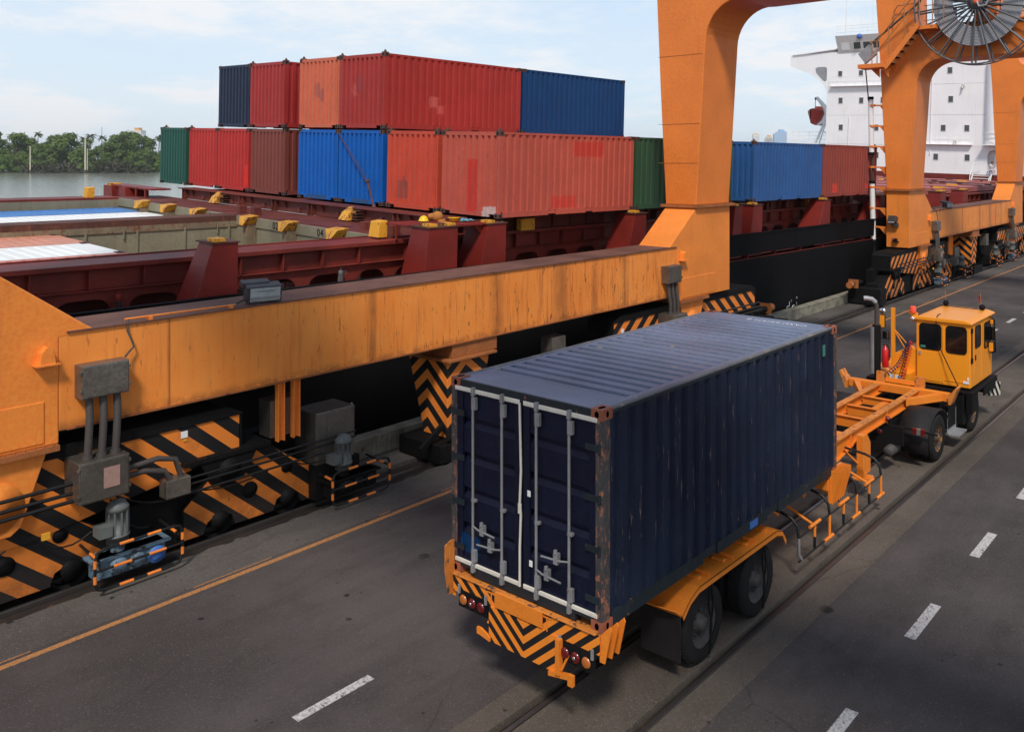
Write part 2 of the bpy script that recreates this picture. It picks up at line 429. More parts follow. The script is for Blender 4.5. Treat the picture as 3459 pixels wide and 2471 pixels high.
# ================================================================== SETTING
def asphalt(name, base, coarse=False):
    t = NT(name)
    sc = lambda k: tuple(min(1, x * k) for x in base)
    n1 = t.noise(0.22, 6, 0.62); c = t.mix(t.ramp(n1, 0.35, 0.68), sc(0.70), sc(1.22))
    n3 = t.noise(1.4, 7, 0.7, (1, 0.5, 1)); c = t.mix(t.math('MULTIPLY', t.ramp(n3, 0.46, 0.72), 0.55), c, sc(0.55))
    tr_ = t.noise(1.6, 4, 0.6, (1.0, 0.07, 1)); c = t.mix(t.math('MULTIPLY', t.ramp(tr_, 0.45, 0.68), 0.30), c, sc(0.6))
    # aggregate: coarse and fine grit
    for k, lo, hi, f, m in ((24, .57, .70, .55, 1.7), (24, .42, .30, .5, .5), (60, .56, .70, .7, 1.9), (60, .42, .30, .6, .4)):
        g = t.noise(k * (.7 if coarse else 1), 3, .65); c = t.mix(t.math('MULTIPLY', t.ramp(g, lo, hi), f), c, sc(m))
    v = t.n.new("ShaderNodeTexVoronoi"); v.inputs["Scale"].default_value = 26; t.l.new(t.vec(), v.inputs["Vector"])
    pk = t.math('MULTIPLY', t.math('LESS_THAN', v.outputs["Distance"], .20), t.math('GREATER_THAN', t.noise(9, 2), .56))
    c = t.mix(t.math('MULTIPLY', pk, .45), c, sc(2.6))
    # oil spots of several sizes
    for vs, r0, r1, keep, k in ((0.7, .085, .055, .50, .8), (1.9, .10, .06, .53, .8), (4.5, .12, .07, .55, .7)):
        v = t.n.new("ShaderNodeTexVoronoi"); v.inputs["Scale"].default_value = vs; v.inputs["Randomness"].default_value = 1.0
        nn = t.n.new("ShaderNodeTexNoise"); nn.inputs["Scale"].default_value = vs * 6; t.l.new(t.vec(), nn.inputs["Vector"])
        w = t.mix(0.06, t.vec(), nn.outputs["Color"]); t.l.new(w, v.inputs["Vector"])
        c = t.mix(t.math('MULTIPLY', t.math('MULTIPLY', t.ramp(v.outputs["Distance"], r0, r1), t.ramp(t.noise(vs * .6, 2), keep, keep + .04)), k), c, (0.012, 0.010, 0.010))
    # fine cracks
    v = t.n.new("ShaderNodeTexVoronoi"); v.feature = 'DISTANCE_TO_EDGE'; v.inputs["Scale"].default_value = 0.33
    nn = t.n.new("ShaderNodeTexNoise"); nn.inputs["Scale"].default_value = 3; nn.inputs["Detail"].default_value = 6; t.l.new(t.vec(), nn.inputs["Vector"])
    t.l.new(t.mix(0.12, t.vec(), nn.outputs["Color"]), v.inputs["Vector"])
    c = t.mix(t.math('MULTIPLY', t.ramp(v.outputs["Distance"], .006, .002), t.ramp(t.noise(.3, 3), .54, .62, 0, .35)), c, sc(.35))
    t.set(t.p.inputs["Base Color"], c)
    t.set(t.p.inputs["Roughness"], t.ramp(n3, 0.3, 0.7, 0.80, 0.95)); t.p.inputs["Specular IOR Level"].default_value = 0.14
    t.bump(t.noise(45, 4, .7), 0.7, 0.010)
    return t.m
M['asphalt'] = asphalt('asphalt', (0.084, 0.072, 0.068))
M['strip'] = asphalt('worn_concrete_strip', (0.118, 0.097, 0.080))
M['gravel'] = asphalt('rough_quay_concrete', (0.105, 0.093, 0.084), coarse=True)
M['trench'] = paint('oily_trench', (0.030, 0.022, 0.018), 0.7, 0.5, 0.2, 0.1, rustcol=(0.09, 0.04, 0.02))
M['rail'] = plain('worn_rail_steel', (0.16, 0.14, 0.13), 0.35, 0.8, 0.3)
M['quayface'] = paint('quay_face', (0.12, 0.11, 0.09), 0.9, 0.4, 0.1, 0.4)
def linepaint(name, col, wear):
    t = NT(name)
    n = t.noise(7, 9, 0.8); n2 = t.noise(26, 4, 0.7)
    c = t.mix(t.ramp(n, wear, wear + 0.05), col, (0.075, 0.062, 0.055))
    c = t.mix(t.math('MULTIPLY', t.ramp(n2, 0.45, 0.62), 0.55), c, (0.10, 0.09, 0.08))
    t.set(t.p.inputs["Base Color"], c); t.p.inputs["Roughness"].default_value = 0.7
    return t.m
M['lineyellow'] = linepaint('yellow_line_paint', (0.46, 0.20, 0.06), 0.60)
M['linewhite'] = linepaint('white_line_paint', (0.56, 0.53, 0.51), 0.55)

def ground(name, mat, rects, z0, z1, kind='structure'):
    b = MB()
    for x0, x1, y0, y1 in rects: b.box(x0, x1, y0, y1, z0, z1)
    return tag(b.build(name, mat), kind=kind)
YA, YB = -60, 420
# the quay deck; slots for the crane rail and the two road rails are real gaps
ground('quay_apron', M['asphalt'], [(-12.95, -7.42, YA, YB), (-5.20, 900, YA, YB)], -3.5, 0.0)
ground('kerb_strip', M['gravel'], [(-13.98, -12.951, YA, YB), (-15.62, -14.86, YA, YB)], -3.5, 0.002)
ground('concrete_strip', M['strip'], [(-7.419, -7.07, YA, YB), (-6.86, -5.86, YA, YB), (-5.66, -5.201, YA, YB)], -3.5, 0.003)
ground('crane_rail_trench', M['trench'], [(-14.859, -13.981, YA, YB), (-7.069, -6.861, YA, YB), (-5.859, -5.661, YA, YB)], -3.5, -0.09)
rl = MB()
for x in (-14.42, -6.93, -5.72):
    rl.box(x - 0.035, x + 0.035, YA, YB, -0.0899, -0.012)
tag(rl.build('rail', M['rail'], bevel=0.008), kind='structure')
ground('quay_edge', M['quayface'], [(-16.0, -15.621, YA, YB)], -3.5, 0.0)
# ragged broken edges of the concrete along the crane trench
eb = MB(); er = random.Random(3)
y = 0.0
while y < 60:
    w = er.uniform(0.015, 0.08); l = er.uniform(0.15, 0.8)
    eb.prism([(-13.99, y), (-13.99 - w * .25, y + l * .1), (-13.99 - w, y + l * .45), (-13.99 - w * .5, y + l * .9), (-13.99, y + l)], 2, -0.06, 0.0015)
    y += l * er.uniform(0.8, 1.3)
tag(eb.build('broken_concrete_edge', M['gravel']), kind='structure')
# painted lines
yl = MB(); yl.box(-12.85, -12.75, YA, YB, 0.0, 0.006)
tag(yl.build('yellow_edge_line', M['lineyellow']), kind='structure')
yl = MB(); er = random.Random(5); y = 0
while y < 60:
    l = er.uniform(0.2, 1.6)
    yl.box(-12.945, -12.925, y, y + l, 0.0021, 0.0062); y += l + er.uniform(0.3, 2.2)
tag(yl.build('old_yellow_line', M['lineyellow']), kind='structure')
dm = MB()
for k in range(-2, 30):
    dm.box(-4.07, -3.92, 8.37 + 2.98 * k, 9.45 + 2.98 * k, 0.0, 0.005)
for k in range(-1, 14):
    y0 = 5.43 + 2.55 * k
    if k == 0: dm.box(-9.03, -8.90, y0, y0 + 1.02, 0.0, 0.005)
for k in range(-0, 30): dm.box(-8.83, -8.68, 33.2 + 2.75 * k, 34.3 + 2.75 * k, 0.0, 0.005)
tag(dm.build('lane_marking', M['linewhite']), kind='structure')
# river
def water_mat():
    t = NT('river_water')
    t.p.inputs["Base Color"].default_value = (0.26, 0.25, 0.21, 1)
    t.p.inputs["Roughness"].default_value = 0.10
    t.p.inputs["IOR"].default_value = 1.33
    a = t.noise(0.45, 6, 0.6, (0.5, 1.6, 1)); b = t.noise(0.035, 4, 0.5)
    h = t.math('ADD', a, t.math('MULTIPLY', b, 1.4))
    t.bump(h, 0.34, 0.35)
    return t.m
WZ = -1.6
w = MB(); w.add([(-9000, -9000, WZ), (-15.9, -9000, WZ), (-15.9, 9000, WZ), (-9000, 9000, WZ)], [(0, 1, 2, 3)])
tag(w.build('river', water_mat()), kind='structure')
# camera helpers used only to lay the far bank square to the view
DV = Vector((-math.sin(0.655), math.cos(0.655), 0)); RV = Vector((math.cos(0.655), math.sin(0.655), 0))
def far(px, depth, z=0.0):
    p = DV * depth + RV * ((px - 2124.0) / 2896.0 * depth); return Vector((p.x, p.y, z))
M['bank'] = plain('muddy_bank', (0.06, 0.075, 0.025), 0.9, var=0.5, scale=0.15)
b = MB()
A = [far(-2600, 596), far(-600, 598), far(300, 602), far(1000, 640), far(1700, 900), far(2400, 1500), far(2400, 6000), far(-9000, 6000)]
b.prism([(p.x, p.y) for p in A], 2, -3, -1.35)
tag(b.build('far_bank', M['bank']), kind='structure')
# parapet along the water's edge
t = thing('quay_parapet', 'low stained concrete parapet running along the quay edge beside the ship', 'parapet', (-15.8, 10, 0))
b = MB(); b.box(-15.98, -15.64, -20, 78, 0.0, 0.40); b.build('wall', M['concrete'], t, bevel=0.03)
b = MB(); b.box(-16.0, -15.62, -20, 78, 0.4001, 0.43); b.build('coping', M['concrete'], t, bevel=0.012)

# ------------------------------------------------------------------ trees on the far bank
def leafmat(name, a, b_):
    t = NT(name)
    n = t.noise(0.35, 3, 0.5); oi = t.n.new("ShaderNodeObjectInfo"); geo = t.n.new("ShaderNodeNewGeometry")
    c = t.mix(t.ramp(n, 0.3, 0.7), a, b_)
    c = t.mix(0.35, c, t.mix(geo.outputs["Random Per Island"], tuple(x * 0.45 for x in a), tuple(min(1, x * 1.5) for x in b_)))
    t.set(t.p.inputs["Base Color"], c); t.p.inputs["Roughness"].default_value = 0.6
    t.p.inputs["Specular IOR Level"].default_value = 0.25
    return t.m
M['leaf'] = leafmat('leaf_green', (0.060, 0.100, 0.016), (0.125, 0.18, 0.035))
M['leafl'] = leafmat('light_leaf_green', (0.08, 0.15, 0.02), (0.15, 0.24, 0.04))
M['palm'] = leafmat('palm_frond', (0.035, 0.055, 0.018), (0.08, 0.105, 0.035))
M['nipa'] = leafmat('nipa_frond', (0.035, 0.04, 0.02), (0.11, 0.10, 0.06))
M['bark'] = plain('bark', (0.07, 0.055, 0.04), 0.9, var=0.4)
def crown_mesh(seed, blobs, n_leaf, leaf, name):
    r = random.Random(seed); b = MB()
    tot = sum(q[3] ** 2 for q in blobs)
    for (x, y, z, rad) in blobs:
        for k in range(int(n_leaf * rad * rad / tot)):
            d = Vector((r.gauss(0, 1), r.gauss(0, 1), r.gauss(0, 1))).normalized()
            if d.z < -0.35 and r.random() < 0.6: d.z = -d.z
            nn = noise.noise(d * 2.3 + Vector((seed, x, z)))
            rr = rad * (0.72 + 0.45 * nn + r.uniform(-0.22, 0.12))
            p = Vector((x, y, z)) + Vector((d.x, d.y, d.z * 0.82)) * rr
            n = (d + Vector((r.uniform(-.7, .7), r.uniform(-.7, .7), r.uniform(-.2, .9)))).normalized()
            a = n.orthogonal().normalized(); c = n.cross(a)
            th = r.uniform(0, 6.28); a, c = a * math.cos(th) + c * math.sin(th), c * math.cos(th) - a * math.sin(th)
            s_ = leaf * r.uniform(0.6, 1.3)
            b.add([p - a * s_, p + c * s_ * .55, p + a * s_, p - c * s_ * .55], [(0, 1, 2, 3)])
    return b
def make_tree(seed, H, label_, name='broadleaf_tree', mat='leaf', spread=1.0):
    r = random.Random(seed)
    t = thing(name, label_, 'tree', (0, 0, 0), 'trees on the far bank', local=True)
    blobs = []
    nb = 9
    for k in range(nb):
        a = r.uniform(0, 6.28); q = r.uniform(0.1, 0.42) * H * spread
        z = H * r.uniform(0.42, 0.86)
        blobs.append((math.cos(a) * q, math.sin(a) * q, z, H * r.uniform(0.13, 0.21)))
    blobs.append((0, 0, H * 0.84, H * 0.16))
    for k in range(9):
        a = r.uniform(0, 6.28); q = r.uniform(0.1, 0.5) * H * spread
        blobs.append((math.cos(a) * q, math.sin(a) * q, H * r.uniform(0.08, 0.42), H * r.uniform(0.15, 0.21)))
    crown_mesh(seed, blobs, 7000, H * 0.026, name).build('crown', M[mat], t, recalc=False)
    b = MB(); b.tube([(0, 0, -1), (H * .01, 0, H * .3), (-.01 * H, .01 * H, H * .8)], .5, 7, radii=[H * .028, H * .02, H * .006])
    for k in range(6):
        q = blobs[k]; b.tube([(0, 0, H * r.uniform(.2, .4)), (q[0] * .5, q[1] * .5, q[2] * .75), q[:3]], .2, 5, radii=[H * .013, H * .009, H * .003])
    b.build('trunk', M['bark'], t)
    return t
def make_palm(seed, H, label_):
    r = random.Random(seed)
    t = thing('coconut_palm', label_, 'palm tree', (0, 0, 0), 'palms on the far bank', local=True)
    b = MB(); lean = r.uniform(-.06, .06) * H
    b.tube([(0, 0, -1), (lean * .3, 0, H * .5), (lean, 0, H)], .3, 6, radii=[.5, .36, .3]); b.build('trunk', M['bark'], t)
    b = MB()
    for k in range(26):
        a = r.uniform(0, 6.28); e = r.uniform(-0.3, 1.1); L = r.uniform(4.2, 5.6)
        p = Vector((lean, 0, H)); dirv = Vector((math.cos(a) * math.cos(e), math.sin(a) * math.cos(e), math.sin(e)))
        side = Vector((-math.sin(a), math.cos(a), 0))
        prev = p
        for s_ in range(6):
            q = prev + dirv * (L / 6); dirv = (dirv + Vector((0, 0, -0.26))).normalized()
            w0 = 0.75 * math.sin(math.pi * (s_ + .35) / 6.6) + .1; 
            for sg in (-1, 1):
                b.add([prev, q, q + side * sg * w0 + Vector((0, 0, -.35 * w0 - .1)), prev + side * sg * w0 * .9 + Vector((0, 0, -.35 * w0 - .1))], [(0, 1, 2, 3)])
            prev = q
    b.build('crown', M['palm'], t, recalc=False)
    return t
def make_nipa(seed, H, label_):
    r = random.Random(seed)
    t = thing('nipa_palm', label_, 'palm clump', (0, 0, 0), 'nipa palm clumps at the waterline', local=True)
    b = MB()
    for k in range(90):
        bx, by = r.uniform(-H, H) * 0.9, r.uniform(-2, 2)
        a = r.uniform(0, 6.28); e = r.uniform(0.35, 1.35); L = r.uniform(.7, 1.15) * H
        prev = Vector((bx, by, 0)); dirv = Vector((math.cos(a) * math.cos(e), math.sin(a) * math.cos(e) * .5, math.sin(e)))
        side = Vector((-math.sin(a), math.cos(a), 0))
        for s_ in range(6):
            q = prev + dirv * (L / 6); dirv = (dirv + Vector((0, 0, -0.22))).normalized()
            w0 = 0.55 * math.sin(math.pi * (s_ + .4) / 6.6)
            for sg in (-1, 1):
                b.add([prev, q, q + side * sg * w0 + Vector((0, 0, -.2)), prev + side * sg * w0 + Vector((0, 0, -.2))], [(0, 1, 2, 3)])
            prev = q
    b.build('fronds', M['nipa'], t, recalc=False)
    return t
def place(t, px, depth, rz, sc, label_=None):
    t.location = far(px, depth, -1.4); t.rotation_euler = (0, 0, rz); t.scale = (sc, sc, sc)
    if label_: t["label"] = label_
    return t
def zoomsc(h): return h
protos = [make_tree(11 + i, 20.0, 'x') for i in range(4)]
LT = 'dense dark green riverside tree on the far bank'
spots = [  # px, depth, crown-top height above water, variant, spread label
    (-330, 640, 30, 1, 'broad tree furthest upstream on the far bank, beyond the left edge'),
    (-190, 635, 33, 2, 'tall tree on the far bank at the left edge, behind the round bush'),
    (-60, 628, 33, 0, 'tallest dark tree on the far bank at the left edge of the view'),
    (45, 622, 30, 3, 'dark far bank tree behind and left of the first river post'),
    (105, 640, 27, 1, 'rounded dark tree on the far bank just above the first river post'),
    (150, 618, 23, 2, 'low dense far bank tree between the two river posts, nearest the first post'),
    (196, 626, 29, 0, 'open topped tree standing midway between the two river posts'),
    (243, 620, 30, 3, 'broad tree on the far bank just left of the tall river post'),
    (120, 606, 17, 0, 'small dark tree overhanging the water right of the first river post'),
    (60, 607, 15, 2, 'small dark tree overhanging the water left of the first river post'),
    (330, 622, 20, 1, 'low tree right of the tall river post, below the distant coconut palms'),
    (372, 618, 24, 2, 'narrow tree on the far bank left of the big double crowned tree'),
    (405, 625, 29, 0, 'left half of the big double crowned tree group in front of the distant tower'),
    (452, 628, 31, 3, 'big rounded tree that hides the lower part of the distant cream tower'),
    (350, 608, 15, 3, 'small bushy tree at the waterline right of the tall river post'),
    (500, 620, 19, 1, 'low tree on the far bank just left of the green ship container'),
    (455, 606, 15, 1, 'small dark tree at the waterline below the big rounded tree'),
    (545, 630, 17, 2, 'low tree partly hidden behind the green ship container'),
    (-120, 650, 27, 3, 'middle height tree at the very left edge, behind the tallest dark tree'),
    (10, 655, 26, 1, 'middle height tree in the second rank left of the first river post'),
    (80, 650, 24, 2, 'second rank tree exactly behind the first river post'),
    (175, 655, 25, 0, 'second rank tree filling the gap midway between the river posts'),
    (265, 655, 24, 1, 'second rank tree just behind the tall river post'),
    (315, 650, 18, 3, 'second rank low tree below the distant coconut palms'),
    (430, 655, 25, 2, 'second rank tree filling the middle of the double crowned group'),
    (485, 650, 19, 0, 'second rank tree between the big rounded tree and the green container'),
    (600, 632, 16, 0, 'low far bank tree hidden behind the stacked ship containers'),
]
for i, (px, dp, h, v, lab) in enumerate(spots):
    o = protos[v] if i in (0, 1, 2, 3) and False else None
    o = copy_tree(protos[v])
    place(o, px, dp, rnd.uniform(0, 6.28), h / 20.0 * 1.0, lab)
for p in protos:
    for ch in list(p.children): bpy.data.objects.remove(ch)
    bpy.data.objects.remove(p)
lb = make_tree(31, 8.0, 'x', 'riverside_bush', 'leafl', 1.2)
for i, (px, dp, h, lab) in enumerate([(4, 600, 13.5, 'round light green bush at the water on the left edge'), (288, 601, 9, 'light green bush at the foot of the tall river post'),
                                     (480, 602, 9, 'light green bush at the water left of the green container'), (322, 600, 4.5, 'low light green scrub right of the tall river post'), (535, 604, 9, 'light green scrub beside the foot of the green container')]):
    o = lb if i == 0 else copy_tree(lb)
    place(o, px, dp, rnd.uniform(0, 6), h / 8.0, lab); o["category"] = 'bush'; o["group"] = 'bushes on the far bank'
for i, (px, dp, h, lab) in enumerate([(307, 760, 30, 'single coconut palm standing clear on the skyline right of the tall river post'), (284, 900, 31, 'small distant palm just behind the tall river post'),
        (340, 770, 29, 'coconut palm beside the thin mast on the skyline'), (127, 790, 33, 'palm top poking between far bank trees at left'), (500, 720, 27, 'coconut palm just right of the distant cream tower'),
        (517, 700, 25, 'lower coconut palm right of the cream tower'), (534, 720, 28, 'coconut palm nearest the green container'), (548, 735, 27, 'coconut palm half hidden by the green container')]):
    p = make_palm(50 + i, h, lab); place(p, px, dp, rnd.uniform(0, 6), 1.0)
for i, (px, h, lab) in enumerate([(120, 8, 'dark nipa palm clump between the two river posts, nearest the first post'), (185, 9, 'brownish nipa palm clump midway between the river posts'), (235, 8, 'nipa palm clump left of the tall river post'),
        (355, 10, 'tall nipa palm clump right of the tall river post'), (400, 11, 'largest nipa palm clump below the big rounded tree'), (455, 9, 'nipa palm clump left of the light green scrub by the container')]):
    p = make_nipa(80 + i, h, lab); place(p, px, 600, 0.655, 1.0)
M['postm'] = plain('pale_post', (0.55, 0.5, 0.38), 0.8)
for px, h, r_, lab in [(102, 18.5, 0.42, 'short pale river post in front of the far bank trees'), (288, 24.0, 0.55, 'tallest pale river post in front of the far bank trees'), (295, 17.0, 0.28, 'thin post standing just right of the tallest river post')]:
    p = far(px, 590, WZ - 1)
    t = thing('river_post', lab, 'post', tuple(p), 'posts standing in the river')
    b = MB(); b.tube([(p.x, p.y, p.z), (p.x, p.y, WZ + h - .4), (p.x, p.y, WZ + h)], r_, 8, radii=[r_, r_ * .8, r_ * .75]); b.build('shaft', M['postm'], t)
    b = MB(); b.tube([(p.x, p.y, WZ - 1), (p.x, p.y, WZ + 2.2)], r_ * 1.6, 8); b.build('footing', M['bark'], t)
p = far(344, 780, 0)
t = thing('radio_mast', 'thin dark mast on the skyline between palms', 'mast', tuple(p)); b = MB(); b.tube([(p.x, p.y, -1), (p.x, p.y, 38)], .22, 5); b.build('pole', M['galv'], t)

# distant buildings; haze is partly put into their pale colours
M['tcream'] = plain('cream_facade', (0.62, 0.54, 0.44), 0.8, var=0.06, scale=.05)
M['tblue'] = plain('hazed_blue_glass', (0.30, 0.50, 0.75), 0.4, var=0.1, scale=.03)
M['twhite'] = plain('hazed_pale_facade', (0.72, 0.68, 0.62), 0.8, var=0.06, scale=.05)
M['tdark'] = plain('hazed_windows', (0.50, 0.56, 0.64), 0.4)
def tower(label_, px0, px1, ytop, mat, depth=2600, tiers=(), cap=None, strips=8):
    c = far((px0 + px1) / 2, depth); k = depth / 2896.0
    def zt(y): return 6.35 + (546 - y) * k
    t = thing('distant_tower', label_, 'tower block', (c.x, c.y, -1.4), 'tower blocks on the skyline')
    w_ = (px1 - px0) * k
    def blk(b, x0, x1, dd, z0, z1):
        vs = []
        for z in (z0, z1):
            for u, v in ((x0, -dd), (x1, -dd), (x1, dd), (x0, dd)): q = c + RV * u + DV * v; vs.append((q.x, q.y, z))
        b.add(vs, [(0, 3, 2, 1), (4, 5, 6, 7), (0, 1, 5, 4), (1, 2, 6, 5), (2, 3, 7, 6), (3, 0, 4, 7)])
    b = MB()
    if tiers:
        for (u0, u1, y) in tiers: blk(b, (u0 - (px0 + px1) / 2) * k, (u1 - (px0 + px1) / 2) * k, w_ * .3, -1.4, zt(y))
    else: blk(b, -w_ / 2, w_ / 2, w_ * .35, -1.4, zt(ytop))
    b.build('tower_block', mat, t)
    b = MB()
    for i in range(strips):
        u = -w_ / 2 + w_ * (i + .5) / strips
        y_ = ytop
        for (u0, u1, yy) in tiers:
            if (u0 - (px0 + px1) / 2) * k <= u <= (u1 - (px0 + px1) / 2) * k: y_ = yy
        blk(b, u - w_ / strips * .22, u + w_ / strips * .22, w_ * .36, 10, zt(y_) - 6)
    b.build('window_bands', M['tdark'], t)
    if cap:
        b = MB(); u0, u1, y0, y1 = cap
        blk(b, (u0 - (px0 + px1) / 2) * k, (u1 - (px0 + px1) / 2) * k, w_ * .2, zt(y0), zt(y1)); b.build('roof_lantern', M['yellowc'] if y1 < 460 else mat, t)
    return t
tower('distant cream tower with yellow roof lantern behind the far bank trees', 445, 494, 440, M['twhite'], 2600, ((445, 485, 441), (470, 493, 459)), (460, 475, 441, 432))
tower('slim pale tower on the skyline, left of the crowned one', 2542, 2564, 454, M['twhite'], 3000, (), (2546, 2560, 454, 451))
tower('crowned cream tower on the skyline between the slim pale tower and the blue towers', 2584, 2610, 462, M['tcream'], 3000, ((2584, 2610, 468), (2587, 2607, 462)), (2592, 2603, 462, 457))
tower('stepped blue glass tower on the skyline beside the lifeboat', 2613, 2656, 438, M['tblue'], 2800, ((2613, 2622, 452), (2621, 2631, 446), (2631, 2648, 438), (2646, 2656, 445)))

# ================================================================== CONTAINERS
def corr(u0, u1, n, depth, base):
    """trapezoid corrugation: list of (u, offset) ; offset base (out) .. base-depth (in)"""
    p = (u1 - u0) / n; out = [(u0, base)]
    for i in range(n):
        a = u0 + p * i
        out += [(a + p * .30, base), (a + p * .40, base - depth), (a + p * .74, base - depth), (a + p * .84, base)]
    out.append((u1, base))
    return out
def container(name, label_, mat, frame=None, loc=None, L=5.85, W=2.47, H=2.386, doors=False, group=None, frame_mat=None, cast_mat=None, nside=21, nend=9, roof_mat=None, detail=True, rdep=.022):
    """origin: middle of the bottom edge of the near end; +y along the length"""
    t = thing(name, label_, 'container', loc or (0, 0, 0), group, frame, local=True)
    if loc: OFF[t.name] = (0, 0, 0)
    fm = frame_mat or mat; cm = cast_mat or M['cast']
    w = W / 2
    b = MB()
    P = 0.075
    for sx in (-1, 1):
        for y0, y1 in ((0.012, .012 + P * 1.3), (L - .012 - P * 1.3, L - .012)):
            b.box(sx * (w - .006), sx * (w - P), y0, y1, .11, H - .11)
        b.box(sx * (w - .004), sx * (w - .055), .17, L - .17, H - .075, H - .012)
        b.box(sx * (w - .02), sx * (w - .05), .17, L - .17, .05, .1649)
        b.box(sx * (w - .004), sx * (w - .05), .17, 1.95 * L / 5.85, .015, .165)
        b.box(sx * (w - .004), sx * (w - .05), 2.28 * L / 5.85, 3.57 * L / 5.85, .015, .165)
        b.box(sx * (w - .004), sx * (w - .05), 3.9 * L / 5.85, L - .17, .015, .165)
    for y0, y1 in ((.008, .075), (L - .075, L - .008)):
        b.box(-w + .16, w - .16, y0, y1, H - .12, H - .014)
        b.box(-w + .40, w - .40, y0, y1, .02, .15)
        b.box(-w + .15, -w + .40, y0, y1, .10, .149); b.box(w - .40, w - .15, y0, y1, .10, .149)
    b.build('frame', fm, t)
    b = MB()
    for sx in (-1, 1):
        rows = [[(sx * (w - .03 + o - 0), u, z) for (u, o) in corr(.11, L - .11, nside, .042, .024)] for z in (.16, H - .07)]
        if sx > 0:
            b = MB(); b.sheet(rows); b.build('side_wall', mat, t, recalc=False)
        else:
            b2 = MB(); b2.sheet([r[::-1] for r in rows]); b2.build('side_wall', mat, t, recalc=False)
    if doors: door_end(t, w, H, mat, fm)
    else:
        rows = [[(u, .045 - o, z) for (u, o) in corr(-w + .08, w - .08, nend, .055, .036)] for z in (.14, H - .11)]
        b = MB(); b.sheet(rows); b.build('end_wall', mat, t, recalc=False)
    rows = [[(u, L - .045 + o, z) for (u, o) in corr(-w + .08, w - .08, nend, .055, .036)][::-1] for z in (.14, H - .11)]
    b = MB(); b.sheet(rows); b.build('end_wall', mat, t, recalc=False)
    rr = [(.55, H - .012)]; pr_ = (L - 1.1) / nside
    for i in range(nside):
        a = .55 + pr_ * i; rr += [(a + pr_ * .30, H - .012), (a + pr_ * .36, H - .012 - rdep), (a + pr_ * .62, H - .012 - rdep), (a + pr_ * .74, H - .012)]
    rr.append((L - .55, H - .012))
    b = MB()
    b.sheet([[(x, u, o) for (u, o) in rr] for x in (-w + .16, w - .16)][::-1])
    b.box(-w + .05, w - .05, .04, .55, H - .05, H - .013); b.box(-w + .05, w - .05, L - .55, L - .04, H - .05, H - .013)
    b.box(-w + .05, -w + .16, .5499, L - .5499, H - .05, H - .0131); b.box(w - .16, w - .05, .5499, L - .5499, H - .05, H - .0131)
    b.build('roof', roof_mat or mat, t, recalc=False)
    b = MB()
    b.box(-w + .06, w - .06, .06, L - .06, .12, .15); b.build('floor', M['black'], t)
    for sx in (-1, 1):
        for sy, y0 in ((-1, 0.0), (1, L)):
            for z0 in (0.0, H - .118):
                c = MB()
                yy = (y0, y0 + .178) if sy < 0 else (y0 - .178, y0)
                c.box(sx * w, sx * (w - .162), yy[0], yy[1], z0, z0 + .118)
                if detail:
                    c.mat(1)  # black discs stand in for the dark inside the casting holes
                    zc_ = z0 + .059
                    e = [(yy[0] + .089 + .022 * math.cos(a * .524), zc_ + .038 * math.sin(a * .524)) for a in range(12)]
                    c.prism(e, 0, sx * (w - .01), sx * (w + .0015))
                    e = [(sx * (w - .08) + .03 * math.cos(a * .524), zc_ + .038 * math.sin(a * .524)) for a in range(12)]
                    c.prism(e, 1, y0 - .0015 if sy < 0 else y0 - .01, y0 + .01 if sy < 0 else y0 + .0015)
                    if z0 > 1:
                        e = [(sx * (w - .08) + .032 * math.cos(a * .524), yy[0] + .089 + .058 * math.sin(a * .524)) for a in range(12)]
                        c.prism(e, 2, z0 + .11, z0 + .1195)
                c.build('corner_casting', [cm, M['hole_print']], t)
    return t
M['hole_print'] = plain('hole_and_print_black', (0.004, 0.003, 0.003), 0.9, spec=0.0)
M['cast'] = paint('corner_casting', (0.10, 0.055, 0.045), 0.6, 0.4, 0.4, 0.1)

